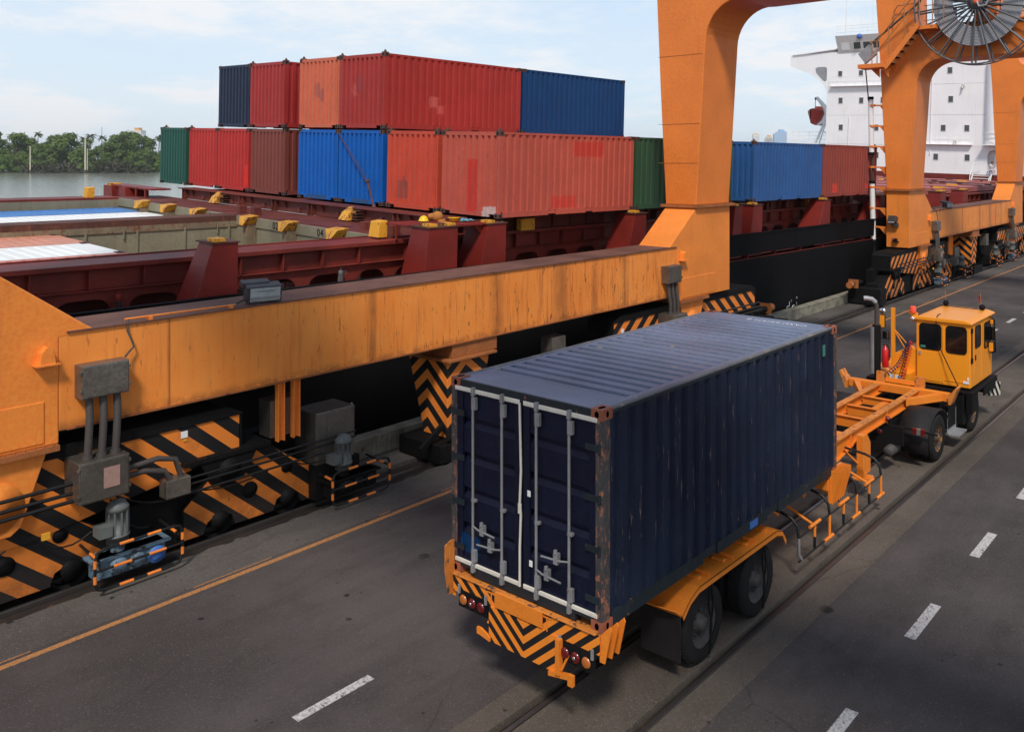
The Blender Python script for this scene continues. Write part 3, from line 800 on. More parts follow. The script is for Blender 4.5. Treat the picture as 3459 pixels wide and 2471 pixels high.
RED = (0.40, 0.024, 0.024); BRED = (0.47, 0.022, 0.020)
def cpaint(n, col, **k):
    k.setdefault('rust', 0.10); k.setdefault('speck', 0.3); k.setdefault('streak', 0.38)
    return paint(n, col, 0.5, 0.10, spec=0.3, scale=1.3, **k)
cm_ = {
 'green': cpaint('container_green', (0.012, 0.085, 0.060)),
 'red1': cpaint('container_red_a', (0.46, 0.030, 0.024)),
 'red2': cpaint('container_red_b', (0.45, 0.027, 0.022), patches=((0, .95, 1.2, .2, 1.0, (0.80, 0.03, 0.02)),)),
 'brown': cpaint('container_brown', (0.20, 0.050, 0.036), rust=0.12),
 'blue1': cpaint('container_blue_a', (0.0, 0.105, 0.44), rust=0.04, speck=0.1, patches=((0, -.7, .6, .03, .15, (0.03, 0.06, 0.09), (1, -1, .06)),)),
 'blue2': cpaint('container_blue_b', (0.0, 0.100, 0.42), rust=0.04, speck=0.1, patches=((0, -.45, .55, .03, .15, (0.03, 0.06, 0.09), (1, -1, .06)),)),
 'red3': cpaint('container_faded_red', (0.55, 0.070, 0.036), rust=0.22, speck=0.5, patches=((0, -.75, -.25, .3, .85, (0.25, .06, .045), (1, -1, .2)), (0, -.5, -.3, .6, 1.0, (0.23, .06, .045), (1, -1, .2)))),
 'red4': cpaint('container_sun_bleached_red', (0.50, 0.095, 0.062), rust=0.24, speck=0.55, patches=((0, -.1, .28, .1, 1.6, (0.52, .025, .018), (1, -1, .2)), (1, 3.0, 4.35, 1.72, 2.18, (0.52, .035, .025), (0, 1, 1.1)), (0, .55, 1.15, .0, .30, (0.55, .5, .48), (1, -1, .2)), (1, 2.1, 3.1, .2, .55, (0.58, .04, .03), (0, 1, 1.1)))),
 'navy': cpaint('container_navy', (0.012, 0.022, 0.052), rust=0.02, speck=0.05),
 'red5': cpaint('container_crimson', (0.36, 0.030, 0.028), rust=0.04),
 'salmon': cpaint('container_salmon', (0.60, 0.140, 0.070), rust=0.15, patches=((0, -.28, .02, 1.05, 1.55, (0.36, .10, .08), (1, -1, .2)), (0, .0, .3, .9, 1.3, (0.36, .10, .08), (1, -1, .2)))),
 'red6': cpaint('container_deep_red', (0.37, 0.035, 0.028), rust=0.04, patches=((1, 1.75, 2.15, .75, 1.1, (0.52, .12, .10), (0, 1, 1.1)), (1, 2.05, 2.4, .55, .85, (0.52, .10, .08), (0, 1, 1.1)), (0, -.55, -.3, 1.05, 1.45, (0.48, .09, .08), (1, -1, .2)), (0, -.3, 0.0, 1.2, 1.7, (0.28, .045, .045), (1, -1, .2)))),
 'blue3': cpaint('container_dark_blue', (0.004, 0.050, 0.165), rust=0.06, speck=0.45, rustcol=(.16, .13, .09)),
 'green2': cpaint('container_leaf_green', (0.035, 0.095, 0.045), rust=0.02, speck=0.25, rustcol=(.09, .12, .09)),
 'blue4': cpaint('container_worn_blue', (0.028, 0.105, 0.30), rust=0.10, speck=0.5, rustcol=(.10, .08, .07)),
 'red7': cpaint('container_brick_red', (0.30, 0.060, 0.045), rust=0.05, patches=((1, 1.1, 1.5, .2, .6, (0.75, .05, .03), (0, 1, 1.1)), (1, 4.6, 5.3, .3, .55, (0.7, .05, .04), (0, 1, 1.1)))),
 'whitec': paint('container_white', (0.80, 0.80, 0.77), 0.5, 0.05, 0.03, 0.15, (0.45, 0.40, 0.33)),
 'blueroof': cpaint('container_sky_blue', (0.07, 0.21, 0.50), rust=0.05),
 'pink': cpaint('container_bleached_pink', (0.56, 0.20, 0.15), rust=0.10),
 'salmon2': cpaint('container_bleached_salmon', (0.62, 0.26, 0.17), rust=0.14, streak=0.5),
}
SG = 'shipping containers stacked on the ship'
Wc = 2.47; HL = 2.426
def sc(x_right, y, z, mat, label_, W=Wc, tilt=0.0, **k):
    fr = SHIP @ Matrix.Translation((x_right - W / 2, y, z)) @ Matrix.Rotation(tilt, 4, 'Z')
    return container('shipping_container', label_, cm_[mat], frame=fr, W=W, group=SG, **k)
ZL = 0.0
sc(0.0, 0, ZL, 'red4', 'sun bleached red container with white smear on its end, lower row nearest the quay')
sc(-2.66, 0.0, ZL, 'red3', 'faded orange red container with dark scuffs, between bright blue and bleached red ones', W=2.5)
sc(-5.39, 0.0, ZL, 'blue2', 'bright blue container with the lashing rod across it, lower row')
sc(-7.93, 0.0, ZL, 'blue1', 'bright blue container beside the brown one, left of the lashed blue one, lower row')
sc(-11.42, 0.05, ZL, 'brown', 'reddish brown container in the lower row left of the two bright blue ones')
sc(-13.96, 0.0, ZL, 'red2', 'red container with a vivid red strip at its lower corner, beside the brown one')
sc(-16.50, 0.0, ZL, 'red1', 'plain red container in the lower row beside the dark green one')
sc(-19.04, -0.1, ZL, 'green', 'dark green container at the far left end of the lower row')
sc(-13.96, 0, HL, 'navy', 'dark navy container at the left end of the upper row')
sc(-11.44, 0.0, HL, 'red5', 'crimson container in the upper row between the navy one and the gap')
sc(-7.93, 0, HL, 'salmon', 'salmon pink container with greyish patches in the upper row')
sc(-5.39, 0, HL, 'red6', 'deep red upper row container with pale pink repair patches on its long side')
sc(-5.39, 5.93, HL, 'blue3', 'dark blue upper row container behind the deep red one')
sc(-5.39, 5.93, ZL, 'brown', 'brown container carrying the dark blue upper row container')
sc(-2.66, 5.93, ZL, 'red1', 'red container hidden behind the green one in the second bay')
sc(0.0, 5.95, ZL, 'green2', 'mid green container behind the orange crane leg, next to the bleached red one')
sc(0.0, 13.35, ZL, 'blue4', 'worn mid blue ship container with dark blue scratches, right of the crane leg')
sc(0.0, 19.25, ZL, 'red7', 'brick red ship container with two vivid red paint patches, nearest the white bridge')
# containers seen in the open holds (only their roofs show)
def hold(x0, x1, yend, z, mat, label_, n=1):
    W = x1 - x0
    fr = SHIP @ Matrix.Translation(((x0 + x1) / 2, yend - 6.06, z - 2.43))
    t = container('shipping_container', label_, cm_[mat], frame=fr, L=6.06, W=W, H=2.43, group='containers in the open holds', nside=18)
    return t
hold(-18.75, -16.30, -2.75, -0.78, 'blueroof', 'sky blue container roof showing in the far open hold')
hold(-16.22, -13.80, -2.75, -0.78, 'whitec', 'white container roof in the far open hold beside the sky blue one')
hold(-13.72, -11.30, -8.9, -0.80, 'pink', 'rusty pink container roof at the far left of the far hold')
hold(-9.40, -7.02, -7.62, -0.74, 'salmon2', 'salmon streaked container roof in the near hold, against the dividing wall')
hold(-6.98, -4.62, -7.68, -0.74, 'whitec', 'white container roof in the near hold between salmon and pink roofs')
hold(-4.58, -2.14, -7.70, -0.74, 'pink', 'bleached pink container roof in the near hold beside the red coaming')

# cone locks left on the container tops
def cone(x, y, z, label_):
    t = thing('twist_lock', label_, 'twist lock', group='twist locks on container corners', frame=S(x, y, z))
    b = MB(); b.lathe((0, 0, 0), 2, [(0, .06), (.02, .06), (.02, .04), (.06, .045), (.10, .02), (.11, .005)], 10)
    b.build('cone', M['rustbrown'], t); b = MB(); b.box(-.08, .08, -.08, .08, 0, .03); b.build('base_plate', M['rustbrown'], t)
for x, y, z, l in [(-18.95, .1, HL - .04, 'rusty twist lock on the corner between the green and plain red containers'), (-21.4, .1, HL - .04, 'rusty twist lock on the outer top corner of the green container'),
                   (-13.9, .1, 2 * HL - .04, 'rusty twist lock on top between the navy and crimson containers'), (-11.5, .1, 2 * HL - .04, 'rusty twist lock on the right top corner of the crimson container'),
                   (-10.3, .1, 2 * HL - .04, 'rusty twist lock on the left top corner of the salmon container'), (-7.9, .1, 2 * HL - .04, 'rusty twist lock on top between the salmon and deep red containers'),
                   (-5.5, .1, 2 * HL - .04, 'rusty twist lock on the right top corner of the deep red container'), (-5.1, .1, HL - .04, 'twist lock on the left top corner of the faded orange red container'),
                   (-2.8, .1, HL - .04, 'twist lock on the right top corner of the faded orange red container'), (-2.35, .1, HL - .04, 'twist lock on the left top corner of the bleached red container'),
                   (-.1, .1, HL - .04, 'twist lock on the quayside top corner of the bleached red container'), (-2.4, 13.45, HL - .04, 'twist lock on the left corner of the worn mid blue container'),
                   (-.1, 13.45, HL - .04, 'twist lock on the right near corner of the worn mid blue container'), (-.1, 25.0, HL - .04, 'twist lock on the far corner of the brick red container')]:
    cone(x, y, z, l)
t = thing('lashing_rod', 'rusty lashing rod with turnbuckle slanting across the right bright blue container', 'lashing rod', frame=S(-7.9, -.06, 2.36))
b = MB(); b.tube([(0, 0, 0), (1.93, -.08, -1.62)], .016, 6); b.build('rod', M['rustbrown'], t)
b = MB(); b.tube([(1.93, -.08, -1.62), (2.38, -.14, -2.38)], .030, 6); b.ball((1.93, -.08, -1.6), .07, 6); b.ball((2.40, -.14, -2.38), .07, 6); b.build('turnbuckle', M['rustbrown'], t)

# ================================================================== SHIP
ship = thing('container_ship', 'black hulled feeder ship with red deck gear and white bridge block along the quay', 'ship', frame=SHIP)
b = MB()
HX = 0.42
y0_, y1_ = -70, 88
zt_ = lambda y: -1.2 + 0.0
# lower hull plate, red gap strip, upper bulwark band
b.prism([(HX - .02, -2.13), (HX - .02, -12), (-22.8, -12), (-22.8, -1.9), (-22.4, -1.9), (-22.4, -2.4), (-.2, -2.4), (-.2, -2.13)], 1, y0_, y1_)
b.build('hull', M['hull'], ship)
b = MB(); b.box(HX - .04, HX, y0_, y1_, -1.96, -1.19); b.box(HX - .10, HX + .03, y0_, y1_, -1.21, -1.15)
b.build('bulwark', M['hull'], ship)
b = MB(); b.box(HX - .08, HX - .015, y0_, y1_, -2.13, -2.115)
for k in range(60): b.box(HX - .25, HX - .06, -40 + k * 2.1, -39.96 + k * 2.1, -2.13, -1.3)
b.build('scupper_gap', M['deck'], ship)
b = MB(); b.box(-22.4, HX - .21, y0_, y1_, -2.3, -2.25); b.build('main_deck', M['deck2'], ship)
# inner bulwark (seen past it)
HULLX = HX
# ---- near side coaming, bays before and after the cross deck
def coaming(y0, y1, nm='hatch_coaming'):
    c = MB()
    c.box(-2.08, -1.02, y0, y1, -.60, -.50)         # top flange
    c.box(-2.10, -2.05, y0, y1, -.50, -.47)
    c.box(-1.28, -1.22, y0, y1, -1.02, -.60)
    c.box(-1.26, -1.10, y0, y1, -1.05, -1.02)
    k = y0 + .4
    while k < y1 - .1: c.box(-1.22, -1.06, k, k + .025, -1.02, -.60); k += 1.0
    c.build(nm, M['deck'], ship, bevel=.012)
    c = MB()
    # arched openings below the girder
    k = y0
    while k < y1 - .2:
        e = min(k + 1.32, y1)
        poly = [(k, -2.05), (k, -1.05), (e, -1.05), (e, -2.05), (e - .16, -2.05), (e - .16, -1.55)]
        poly += [(q, z) for q, z in arc(e - .16 - .28, -1.50, .28, 0, 90, 5)][1:]
        poly += [(q, z) for q, z in arc(k + .16 + .28, -1.50, .28, 90, 180, 5)]
        poly += [(k + .16, -2.05)]
        c.prism(poly, 0, -1.25, -1.20); k += 1.32
    c.build('passage_arches', M['deck'], ship)
    c = MB(); c.box(-2.1, -2.04, y0, y1, -2.05, -.6); c.build('coaming_wall', M['deck2'], ship)
coaming(-42, -2.6)
coaming(-2.6, .3)
coaming(.3, 12.4)
coaming(14.2, 25.6)
coaming(27.5, 60)
# ---- open hold: near wall, centre dividing girder, far wall, end wall, floor
b = MB()
b.box(-2.14, -2.09, -42, -2.6, -9, -.5); b.box(-19.05, -18.95, -42, -2.6, -9, -.5)
b.build('hold_side_wall', M['khaki'], ship)
b = MB(); b.box(-20.1, -19.0, -42, -2.6, -.5, -.42); b.box(-20.2, -20.1, -42, -2.6, -1.2, -.42); b.build('far_coaming_top', M['deck'], ship)
b = MB(); b.box(-10.30, -9.42, -42, -2.6, -.52, -.44)
b.box(-9.46, -9.40, -42, -2.6, -.62, -.45); b.build('divider_top', M['rustbrown'], ship)
b = MB(); b.box(-9.47, -9.43, -42, -2.6, -9, -.62); b.box(-10.3, -10.24, -42, -2.6, -9, -.52)
for k in range(12):
    y = -2.9 - k * 1.35; b.box(-9.43, -9.38, y, y + .05, -9, -.75)
    if k % 2 == 0: b.box(-9.43, -9.36, y - .35, y - .33, -.98, -.7)
b.build('divider_wall', M['khaki'], ship)
b = MB(); b.box(-9.43, -9.395, -42, -2.6, -.80, -.62); b.build('divider_rusted_band', M['khakirust'], ship)
b = MB(); b.box(-19, -2.1, -2.6, -2.52, -9, -.72); b.build('hold_end_wall', M['khaki'], ship)
b = MB(); b.box(-19, -2.1, -2.64, -2.5, -.74, -.46); b.build('hold_end_beam', M['khaki'], ship)
b = MB(); b.box(-19.2, -2.0, -42, -2.5, -9.1, -9); b.build('hold_floor', M['deck2'], ship)
b = MB(); b.box(-20.1, -1.45, -2.52, -.66, -.56, -.46)
for x0 in (-17.2, -12.4, -8.6, -5.6, -3.2): b.box(x0, x0 + 1.3, -2.3, -1.7, -.46, -.44)
for x0 in (-10.3, -9.35, -3.2, -1.9): b.box(x0, x0 + .22, -2.2, -1.95, -.46, -.2)
b.build('cross_deck', M['deck2'], ship, bevel=.01)
for x, body in ((-6.95, "02"), (-4.47, "04"), (-11.1, "04")):
    text_mesh('hold_number', body, .30, M['hole_print'], ship, Matrix.Translation((x, -2.65, -.605)) @ Matrix.Rotation(R(90), 4, 'X'), 1.15)
# cell guides
for x in (-16.3, -14.06, -11.75, -8.3, -5.95, -3.4):
    for dx in (0,):
        g = MB()
        A_ = [(x - .10, -3.05, -.66), (x + .10, -3.05, -.66), (x + .10, -2.66, -.66), (x - .10, -2.66, -.66)]
        B_ = [(x - .30, -2.95, -.40), (x + .30, -2.95, -.40), (x + .30, -2.60, -.36), (x - .30, -2.60, -.36)]
        g.loft(A_, B_); g.build('cell_guide', M['yellow'], ship, bevel=.01)
        g = MB(); g.box(x - .14, x + .14, -2.9, -2.62, -9, -.64); g.build('guide_rail', M['khakirust'], ship)
for x, y in ((-1.62, -2.7), (-19.5, -3.5)):
    g = MB(); A_ = [(x - .22, y - .14, -.46), (x + .22, y - .14, -.46), (x + .22, y + .14, -.46), (x - .22, y + .14, -.46)]
    g.loft(A_, [(x - .18, y - .10, -.05), (x + .22, y - .10, -.05), (x + .22, y + .14, -.02), (x - .18, y + .14, -.02)]); g.build('guide_block', M['yellowc'], ship, bevel=.012)
for x in (-14.6, -5.9):
    g = MB(); z = -.42
    g.loft([(x - .24, -1.05, z), (x + .24, -1.05, z), (x + .24, -.70, z), (x - .24, -.70, z)], [(x - .20, -.95, z + .22), (x + .20, -.95, z + .22), (x + .20, -.70, z + .22), (x - .20, -.70, z + .22)])
    g.loft([(x - .20, -.95, z + .22), (x + .20, -.95, z + .22), (x + .20, -.70, z + .22), (x - .20, -.70, z + .22)], [(x - .05, -.80, z + .40), (x + .05, -.80, z + .40), (x + .05, -.70, z + .40), (x - .05, -.70, z + .40)])
    g.build('guide_horn', M['yellow'], ship)
    g = MB()
    for k in range(4): g.box(x + .25, x + .55, -.9, -.66, -.40 + k * .09, -.375 + k * .09)
    g.build('step_rungs', M['rustbrown'], ship)
# girder the stack stands on
def girder(y, z0=-.46, z1=-.07, x0=-18.1, x1=-1.1):
    g = MB(); g.box(x0, x1, y, y + .05, z0, z1)
    g.box(x0, x1, y - .16, y + .5, z1, z1 + .035)
    k = x0 + .3
    i = 0
    while k < x1:
        if i % 3 == 0:
            g.box(k, k + .03, y - .13, y, z0, z1); g.box(k + .22, k + .25, y - .13, y, z0, z1)
        elif i % 3 == 1: g.prism([(y, z1), (y - .15, z1), (y, z0 + .1)], 0, k, k + .03)
        else: g.box(k, k + .16, y - .06, y, z0 + .03, z0 + .2)
        k += .78; i += 1
    g.build('stack_girder', M['deck2'], ship, bevel=.005)
girder(-.62); girder(12.9); girder(26.4, x0=-20)
b = MB()
b.box(-18.0, -1.3, -.1, 12.2, -.50, -.12); b.box(-18.0, -1.3, 13.2, 25.3, -.50, -.12)
b.build('hatch_cover', M['deck2'], ship, bevel=.02)
r_ = random.Random(9); b = MB(); b.box(-1.302, -1.29, .2, 25, -.5, -.12)
for (ya, yb) in ((.2, 12.0), (13.5, 25)):
    k = ya
    while k < yb: b.box(-1.3, -1.22, k, k + .03, -.5, -.12); k += .8
    for q in range(8): yy = r_.uniform(ya, yb); b.box(-1.3, -1.05, yy, yy + r_.uniform(.15, .4), -.48, -.2)
b.build('hatch_stiffeners', M['deck2'], ship)
# far hatch covers, in a paler red
b = MB(); b.box(-18, -1.5, 27.6, 60.5, -.45, -.10)
for k in range(7): b.box(-18.1, -1.4, 27.6 + k * 4.7, 27.72 + k * 4.7, -.1, -.03)
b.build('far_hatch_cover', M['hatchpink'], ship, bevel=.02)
b = MB()
r_ = random.Random(12)
for k in range(46): x, y = r_.uniform(-14, -1.8), r_.uniform(28, 60); b.box(x, x + r_.uniform(.2, .9), y, y + r_.uniform(.1, .3), -.10, -.0)
b.build('lashing_gear_pile', M['rustbrown'], ship)
for (x, y) in ((-3.4, 45), (-7.0, 45), (-2.2, 39), (-6, 55), (-10.5, 50), (-2.4, 53)):
    g = MB(); g.box(x, x + .7, y, y + .3, -.1, .0); g.build('yellow_lock_base', M['yellowc'], ship)
# hull markings
mw = M['whitep']
def mark(bx, y, z, size, rot=0): text_mesh('draught_mark', bx, size, mw, ship, Matrix.Translation((HX + .012, y, z)) @ Matrix.Rotation(R(90), 4, 'Z') @ Matrix.Rotation(R(90), 4, 'X'))
for (y_, z_, bx, sz) in ((16.35, -4.08, "4", .16), (16.35, -4.32, "2", .16), (15.9, -4.15, "2", .12)): mark(bx, y_, z_, sz)
b = MB()
def hull_line(pts, r_=.014):
    for p, q in zip(pts, pts[1:]): b.obox((HX + .004, (p[0] + q[0]) / 2, (p[1] + q[1]) / 2), (.006, abs(q[0] - p[0]) + .03, abs(q[1] - p[1]) + .03), Euler((0, 0, 0)))
hull_line([(15.3, -4.5), (15.9, -4.5)]); hull_line([(15.55, -4.75), (15.55, -4.35)]); hull_line([(15.55, -4.35), (15.75, -4.35)]); hull_line([(15.75, -4.35), (15.75, -4.18)])
b.tube([(HX + .01, 16.1 + .14 * math.cos(a), -4.5 + .14 * math.sin(a)) for a in [k * math.pi / 8 for k in range(16)]], .014, 4, closed=True)
b.build('load_line_mark', M['whitep'], ship)
# pedestals along the ship's side carrying the outer container corners
def pedestal(ys, ye, x0=-.62, x1=.30, slope_near=0.0, plate=True, top=-.10, base=-2.05, wn=0.0):
    """leans: near face slopes back towards -y at the base"""
    g = MB()
    A_ = [(x0 - .35, ys - slope_near - wn, base), (x1, ys - slope_near, base), (x1, ye, base), (x0 - .35, ye, base)]
    B_ = [(x0 + .05, ys, top), (x1, ys, top), (x1, ye, top), (x0 + .05, ye, top)]
    g.loft(A_, B_); g.build('pedestal', M['ped'], ship, bevel=.012)
    g = MB(); g.box(x0 - .02, x1 + .03, ys - .05, ye + .03, top, top + .025); g.build('pedestal_cap', M['rustbrown'], ship)
    for dy in ((.03,) if ye - ys < .7 else (.03, ye - ys - .3)):
        g = MB(); g.box(x1 - .34, x1 - .02, ys + dy, ys + dy + .24, top + .025, top + .1); g.build('lock_foundation', M['yellow'], ship, bevel=.01)
pedestal(-7.85, -7.33, slope_near=.55, x0=-.35)
pedestal(-2.52, -1.62, slope_near=.22, x0=-.45)
pedestal(-.62, .05, slope_near=.35, x0=-.55)
for (a_, c_, s_) in ((5.6, 6.2, .45), (11.6, 12.1, .3), (12.95, 13.6, .35), (18.95, 19.5, .9), (25.0, 25.5, .8), (26.2, 27.0, .3), (33.5, 34.3, .3), (37.4, 38.2, .3), (46, 47, .3), (54, 55, .4)):
    pedestal(a_, c_, slope_near=s_, x0=-.5)
# bridge plate and rail between the two near pedestals, small frame on the deck edge
b = MB(); b.box(-1.45, -.45, -2.6, -1.75, -.12, -.07); b.box(-.9, .2, -1.75, -.45, -.12, -.06)
b.prism([(-1.6, -.12), (-1.25, -.12), (-1.6, -.45)], 0, -.2, -.15); b.prism([(-.62, -.12), (-.95, -.12), (-.62, -.4)], 0, .05, .1)
b.box(-1.45, -1.41, -2.6, -2.56, -.5, -.1); b.box(-1.0, -.96, -2.6, -2.56, -.5, -.1)
b.build('walkway_plate', M['ped'], ship, bevel=.008)
# port side pedestals
for ya, yb, xa, xb in ((-1.9, -1.0, -22.6, -21.7), (-1.9, -1.0, -20.9, -20.3)):
    g = MB(); g.loft([(xa - .05, ya, -2.0), (xb + .25, ya, -2.0), (xb + .25, yb, -2.0), (xa - .05, yb, -2.0)], [(xa, ya, -.12), (xb - .05, ya, -.12), (xb - .05, yb, -.12), (xa, yb, -.12)]); g.build('pedestal', M['ped'], ship)
b = MB(); b.box(-22.6, -18.2, -1.75, -1.0, -.14, -.08)
for x in (-21.25, -21.35, -19.6, -18.7): b.box(x, x + .06, -1.8, -1.74, -1.9, -.1)
b.build('far_walkway', M['ped'], ship)
g = MB(); g.box(-22.5, -22.1, -1.8, -1.4, -.12, -.02); g.build('lock_foundation', M['yellow'], ship)
# passage lamps
def bulkhead_lamp(y, grey_body=False, x=-1.0, z=-1.06):  # one variant has a grey casing and bright metal glass; none glows
    g = MB(); g.cyl((x, y, z), (x, y, z - .07), .012, 6); g.lathe((x, y, z - .2), 2, [(0, .055), (.04, .06), (.12, .06), (.14, .02)], 10)
    g.tube([(x, y + .06, z - .16), (x + .02, y + .13, z - .18), (x, y + .15, z - .1), (x, y + .08, z - .1)], .008, 5)
    l = g.build('passage_lamp', M['motor'] if grey_body else M['ped'], ship)
    g = MB(); g.lathe((x, y, z - .36), 2, [(0, .02), (.02, .045), (.16, .05)], 10); g.build('lamp_glass', M['winglass'] if not grey_body else M['reflector'], l)
    g = MB()
    for k in range(6):
        a = k * math.pi / 3; g.tube([(x + .055 * math.cos(a), y + .055 * math.sin(a), z - .2), (x + .055 * math.cos(a), y + .055 * math.sin(a), z - .33), (x, y, z - .385)], .005, 4)
    g.build('lamp_guard', M['galv'] if grey_body else M['rustbrown'], l)
bulkhead_lamp(-9.1); bulkhead_lamp(-6.6); bulkhead_lamp(-4.15, True); bulkhead_lamp(.5); bulkhead_lamp(6.6); bulkhead_lamp(14.3)
M['locker'] = paint('pale_locker', (0.32, 0.16, 0.14), .6, .3, .4)
for ya_, yb_, zz_ in ((-5.9, -5.35, -1.35), (-5.3, -4.75, -1.35), (-3.9, -3.3, -1.25)):
    b = MB(); b.box(-1.5, -1.45, ya_, yb_, -2.2, zz_); b.build('passage_locker', M['locker'], ship)
# row numbers and yellow block under the bleached container
text_mesh('row_number', "0 3", .3, M['whitep'], ship, Matrix.Translation((-1.0, .9, -.30)) @ Matrix.Rotation(R(90), 4, 'Z') @ Matrix.Rotation(R(90), 4, 'X'), 1.4)
b = MB(); b.box(-1.05, -.85, 1.7, 2.25, -.5, -.15); b.build('guide_block', M['yellowc'], ship)
b = MB(); b.box(-1.05, -.85, 19.6, 19.9, -.5, -.1); b.build('guide_block', M['yellowc'], ship)

# ---- bridge house
HY = 68.0
def face(poly, y0, y1, mat, nm): g = MB(); g.prism(poly, 1, y0, y1); return g.build(nm, mat, ship)
face([(-7.6, .22), (-24.2, .22)] + [(-24.25, 8.4)] + [(-24.6, 9.0), (-25.3, 9.8), (-26.4, 10.45), (-28.3, 11.1), (-28.7, 11.3), (-28.7, 12.45), (-27.0, 12.5), (-23.0, 12.55), (-3, 12.55), (1.5, 12.4), (2.2, 12.3), (2.2, 11.3), (-.2, 10.4), (-1.4, 9.6), (-2.0, 8.4), (-2.0, 2.6), (-7.0, 2.6), (-7.45, 2.45), (-7.6, 2.1)], HY, HY + .5, M['white'], 'house_front')
face([(-2.5, .22), (-23.9, .22), (-23.9, 12.5), (-2.5, 12.5)], HY + .5, HY + 11, M['white'], 'accommodation_block')
face([(-7.6, .22), (-2.4, .22), (-2.4, 2.6), (-7.6, 2.6)], HY + .3, HY + .49, M['grey_br'], 'doorway_recess')
face([(-7.0, .3), (-6.3, .3), (-6.3, 2.2), (-7.0, 2.2)], HY + .27, HY + .3, M['white'], 'door')
face([(-6.83, 1.2), (-6.62, 1.2), (-6.62, 1.9), (-6.83, 1.9)], HY + .25, HY + .27, M['winglass'], 'door_window')
face([(-24.4, -2.2), (2.0, -2.2), (2.0, .22), (-24.4, .22)], HY - .3, HY + 14, M['deck'], 'house_base')
g = MB(); g.cyl((-7.0, HY - .1, 3.1), (-7.0, HY - .1, 11), .75, 20); g.build('corner_trunk', M['white'], ship)
g = MB(); g.box(-7.9, -5.5, HY - .9, HY, 3.0, 3.1); g.build('trunk_platform', M['white'], ship)
b = MB()
for z in (3.3, 3.75, 4.15): b.tube([(-7.9, HY - .9, z), (-5.6, HY - .9, z)], .02, 5)
b.build('platform_rail', M['whitep'], ship)
for x, z in ((-6.75, 9.9), (-6.7, 7.2), (-6.6, 4.9)):
    g = MB(); g.box(x - .10, x + .10, HY - .92, HY - .84, z - .4, z + .4); g.build('slit_window', M['winglass'], ship)
# bridge with slanted front windows
g = MB(); g.loft([(-23.0, HY - .1, 12.5), (-4, HY - .1, 12.5), (-4, HY + 5, 12.5), (-23.0, HY + 5, 12.5)], [(-23.15, HY - .7, 14.15), (-4, HY - .7, 14.15), (-4, HY + 5, 14.15), (-23.15, HY + 5, 14.15)]); g.build('wheelhouse', M['grey_br'], ship)
def bw(x0, x1, z0=12.75, z1=13.42, mat=None, nm='bridge_window'):
    yy = lambda z: HY - .1 - (z - 12.5) / 1.65 * .6 - .02
    g = MB(); g.add([(x0, yy(z0), z0), (x1, yy(z0), z0), (x1, yy(z1), z1), (x0, yy(z1), z1), (x0, yy(z0) + .05, z0), (x1, yy(z0) + .05, z0), (x1, yy(z1) + .05, z1), (x0, yy(z1) + .05, z1)], [(0, 1, 2, 3), (7, 6, 5, 4), (0, 4, 5, 1), (1, 5, 6, 2), (2, 6, 7, 3), (3, 7, 4, 0)])
    f = g.build(nm, mat or M['winglass'], ship)
    g = MB(); yo = -.015
    for (a, c, e, f2) in ((x0 - .05, x0, z0 - .05, z1 + .05), (x1, x1 + .05, z0 - .05, z1 + .05)):
        g.add([(a, yy(e) + yo, e), (c, yy(e) + yo, e), (c, yy(f2) + yo, f2), (a, yy(f2) + yo, f2)], [(0, 1, 2, 3)])
    for zz in (z0 - .05, z1):
        g.add([(x0, yy(zz) + yo, zz), (x1, yy(zz) + yo, zz), (x1, yy(zz + .05) + yo, zz + .05), (x0, yy(zz + .05) + yo, zz + .05)], [(0, 1, 2, 3)])
    g.build('window_frame', M['whitep'], f)
bw(-22.55, -21.7, mat=M['whitep'])
for x in (-21.2, -20.15, -19.08, -18.0, -16.9, -15.8, -14.7, -13.6): bw(x, x + .78)
b = MB(); b.prism([(-28.4, 12.45), (-26.9, 12.62), (-23.0, 12.95), (-23.0, 12.85), (-26.9, 12.5)], 1, HY - .15, HY + 2.5); b.build('wing_bulwark', M['white'], ship)
# opening under the wing
b = MB(); b.prism([(-25.65, 10.9), (-25.4, 11.05), (-24.5, 11.05), (-24.3, 10.9), (-24.3, 9.7), (-24.45, 9.5), (-24.7, 9.6), (-25.55, 10.45)], 1, HY - .02, HY + .1); b.build('wing_opening', M['galv'], ship)
# cabin windows
for i, (x, z) in enumerate([(-22.76, 10.25), (-20.45, 10.25), (-18.1, 10.25), (-13.6, 10.22), (-11.32, 10.21), (-22.63, 7.45), (-20.33, 7.43), (-18.0, 7.43), (-11.16, 7.42), (-22.52, 4.63), (-18.6, 4.63), (-11.8, 4.63), (-9.55, 4.62), (-18.51, 1.82), (-12.44, 1.82), (-9.43, 1.81)]):
    g = MB(); g.box(x - .21, x + .21, HY - .025, HY + .02, z - .28, z + .28); f = g.build('cabin_window', M['winglass'], ship, bevel=.05)
    g = MB(); g.box(x - .25, x - .21, HY - .04, HY, z - .32, z + .32); g.box(x + .21, x + .25, HY - .04, HY, z - .32, z + .32); g.box(x - .21, x + .21, HY - .04, HY, z - .32, z - .28); g.box(x - .21, x + .21, HY - .04, HY, z + .28, z + .32)
    g.build('window_frame', M['grey_br'], f)
b = MB()
for z in (2.9 + .0, 5.9, 8.9): b.box(-24.1, -2.1, HY - .012, HY, z, z + .03)
b.build('plate_seam', M['grey_br'], ship)
for x, z0, z1 in ((-17.2, .4, 12.3), (-13.0, 2.0, 9.5), (-21.6, .3, 5.8)):
    b = MB(); b.tube([(x, HY - .08, z0), (x, HY - .08, z1)], .045, 6); b.build('deck_pipe', M['white'], ship)
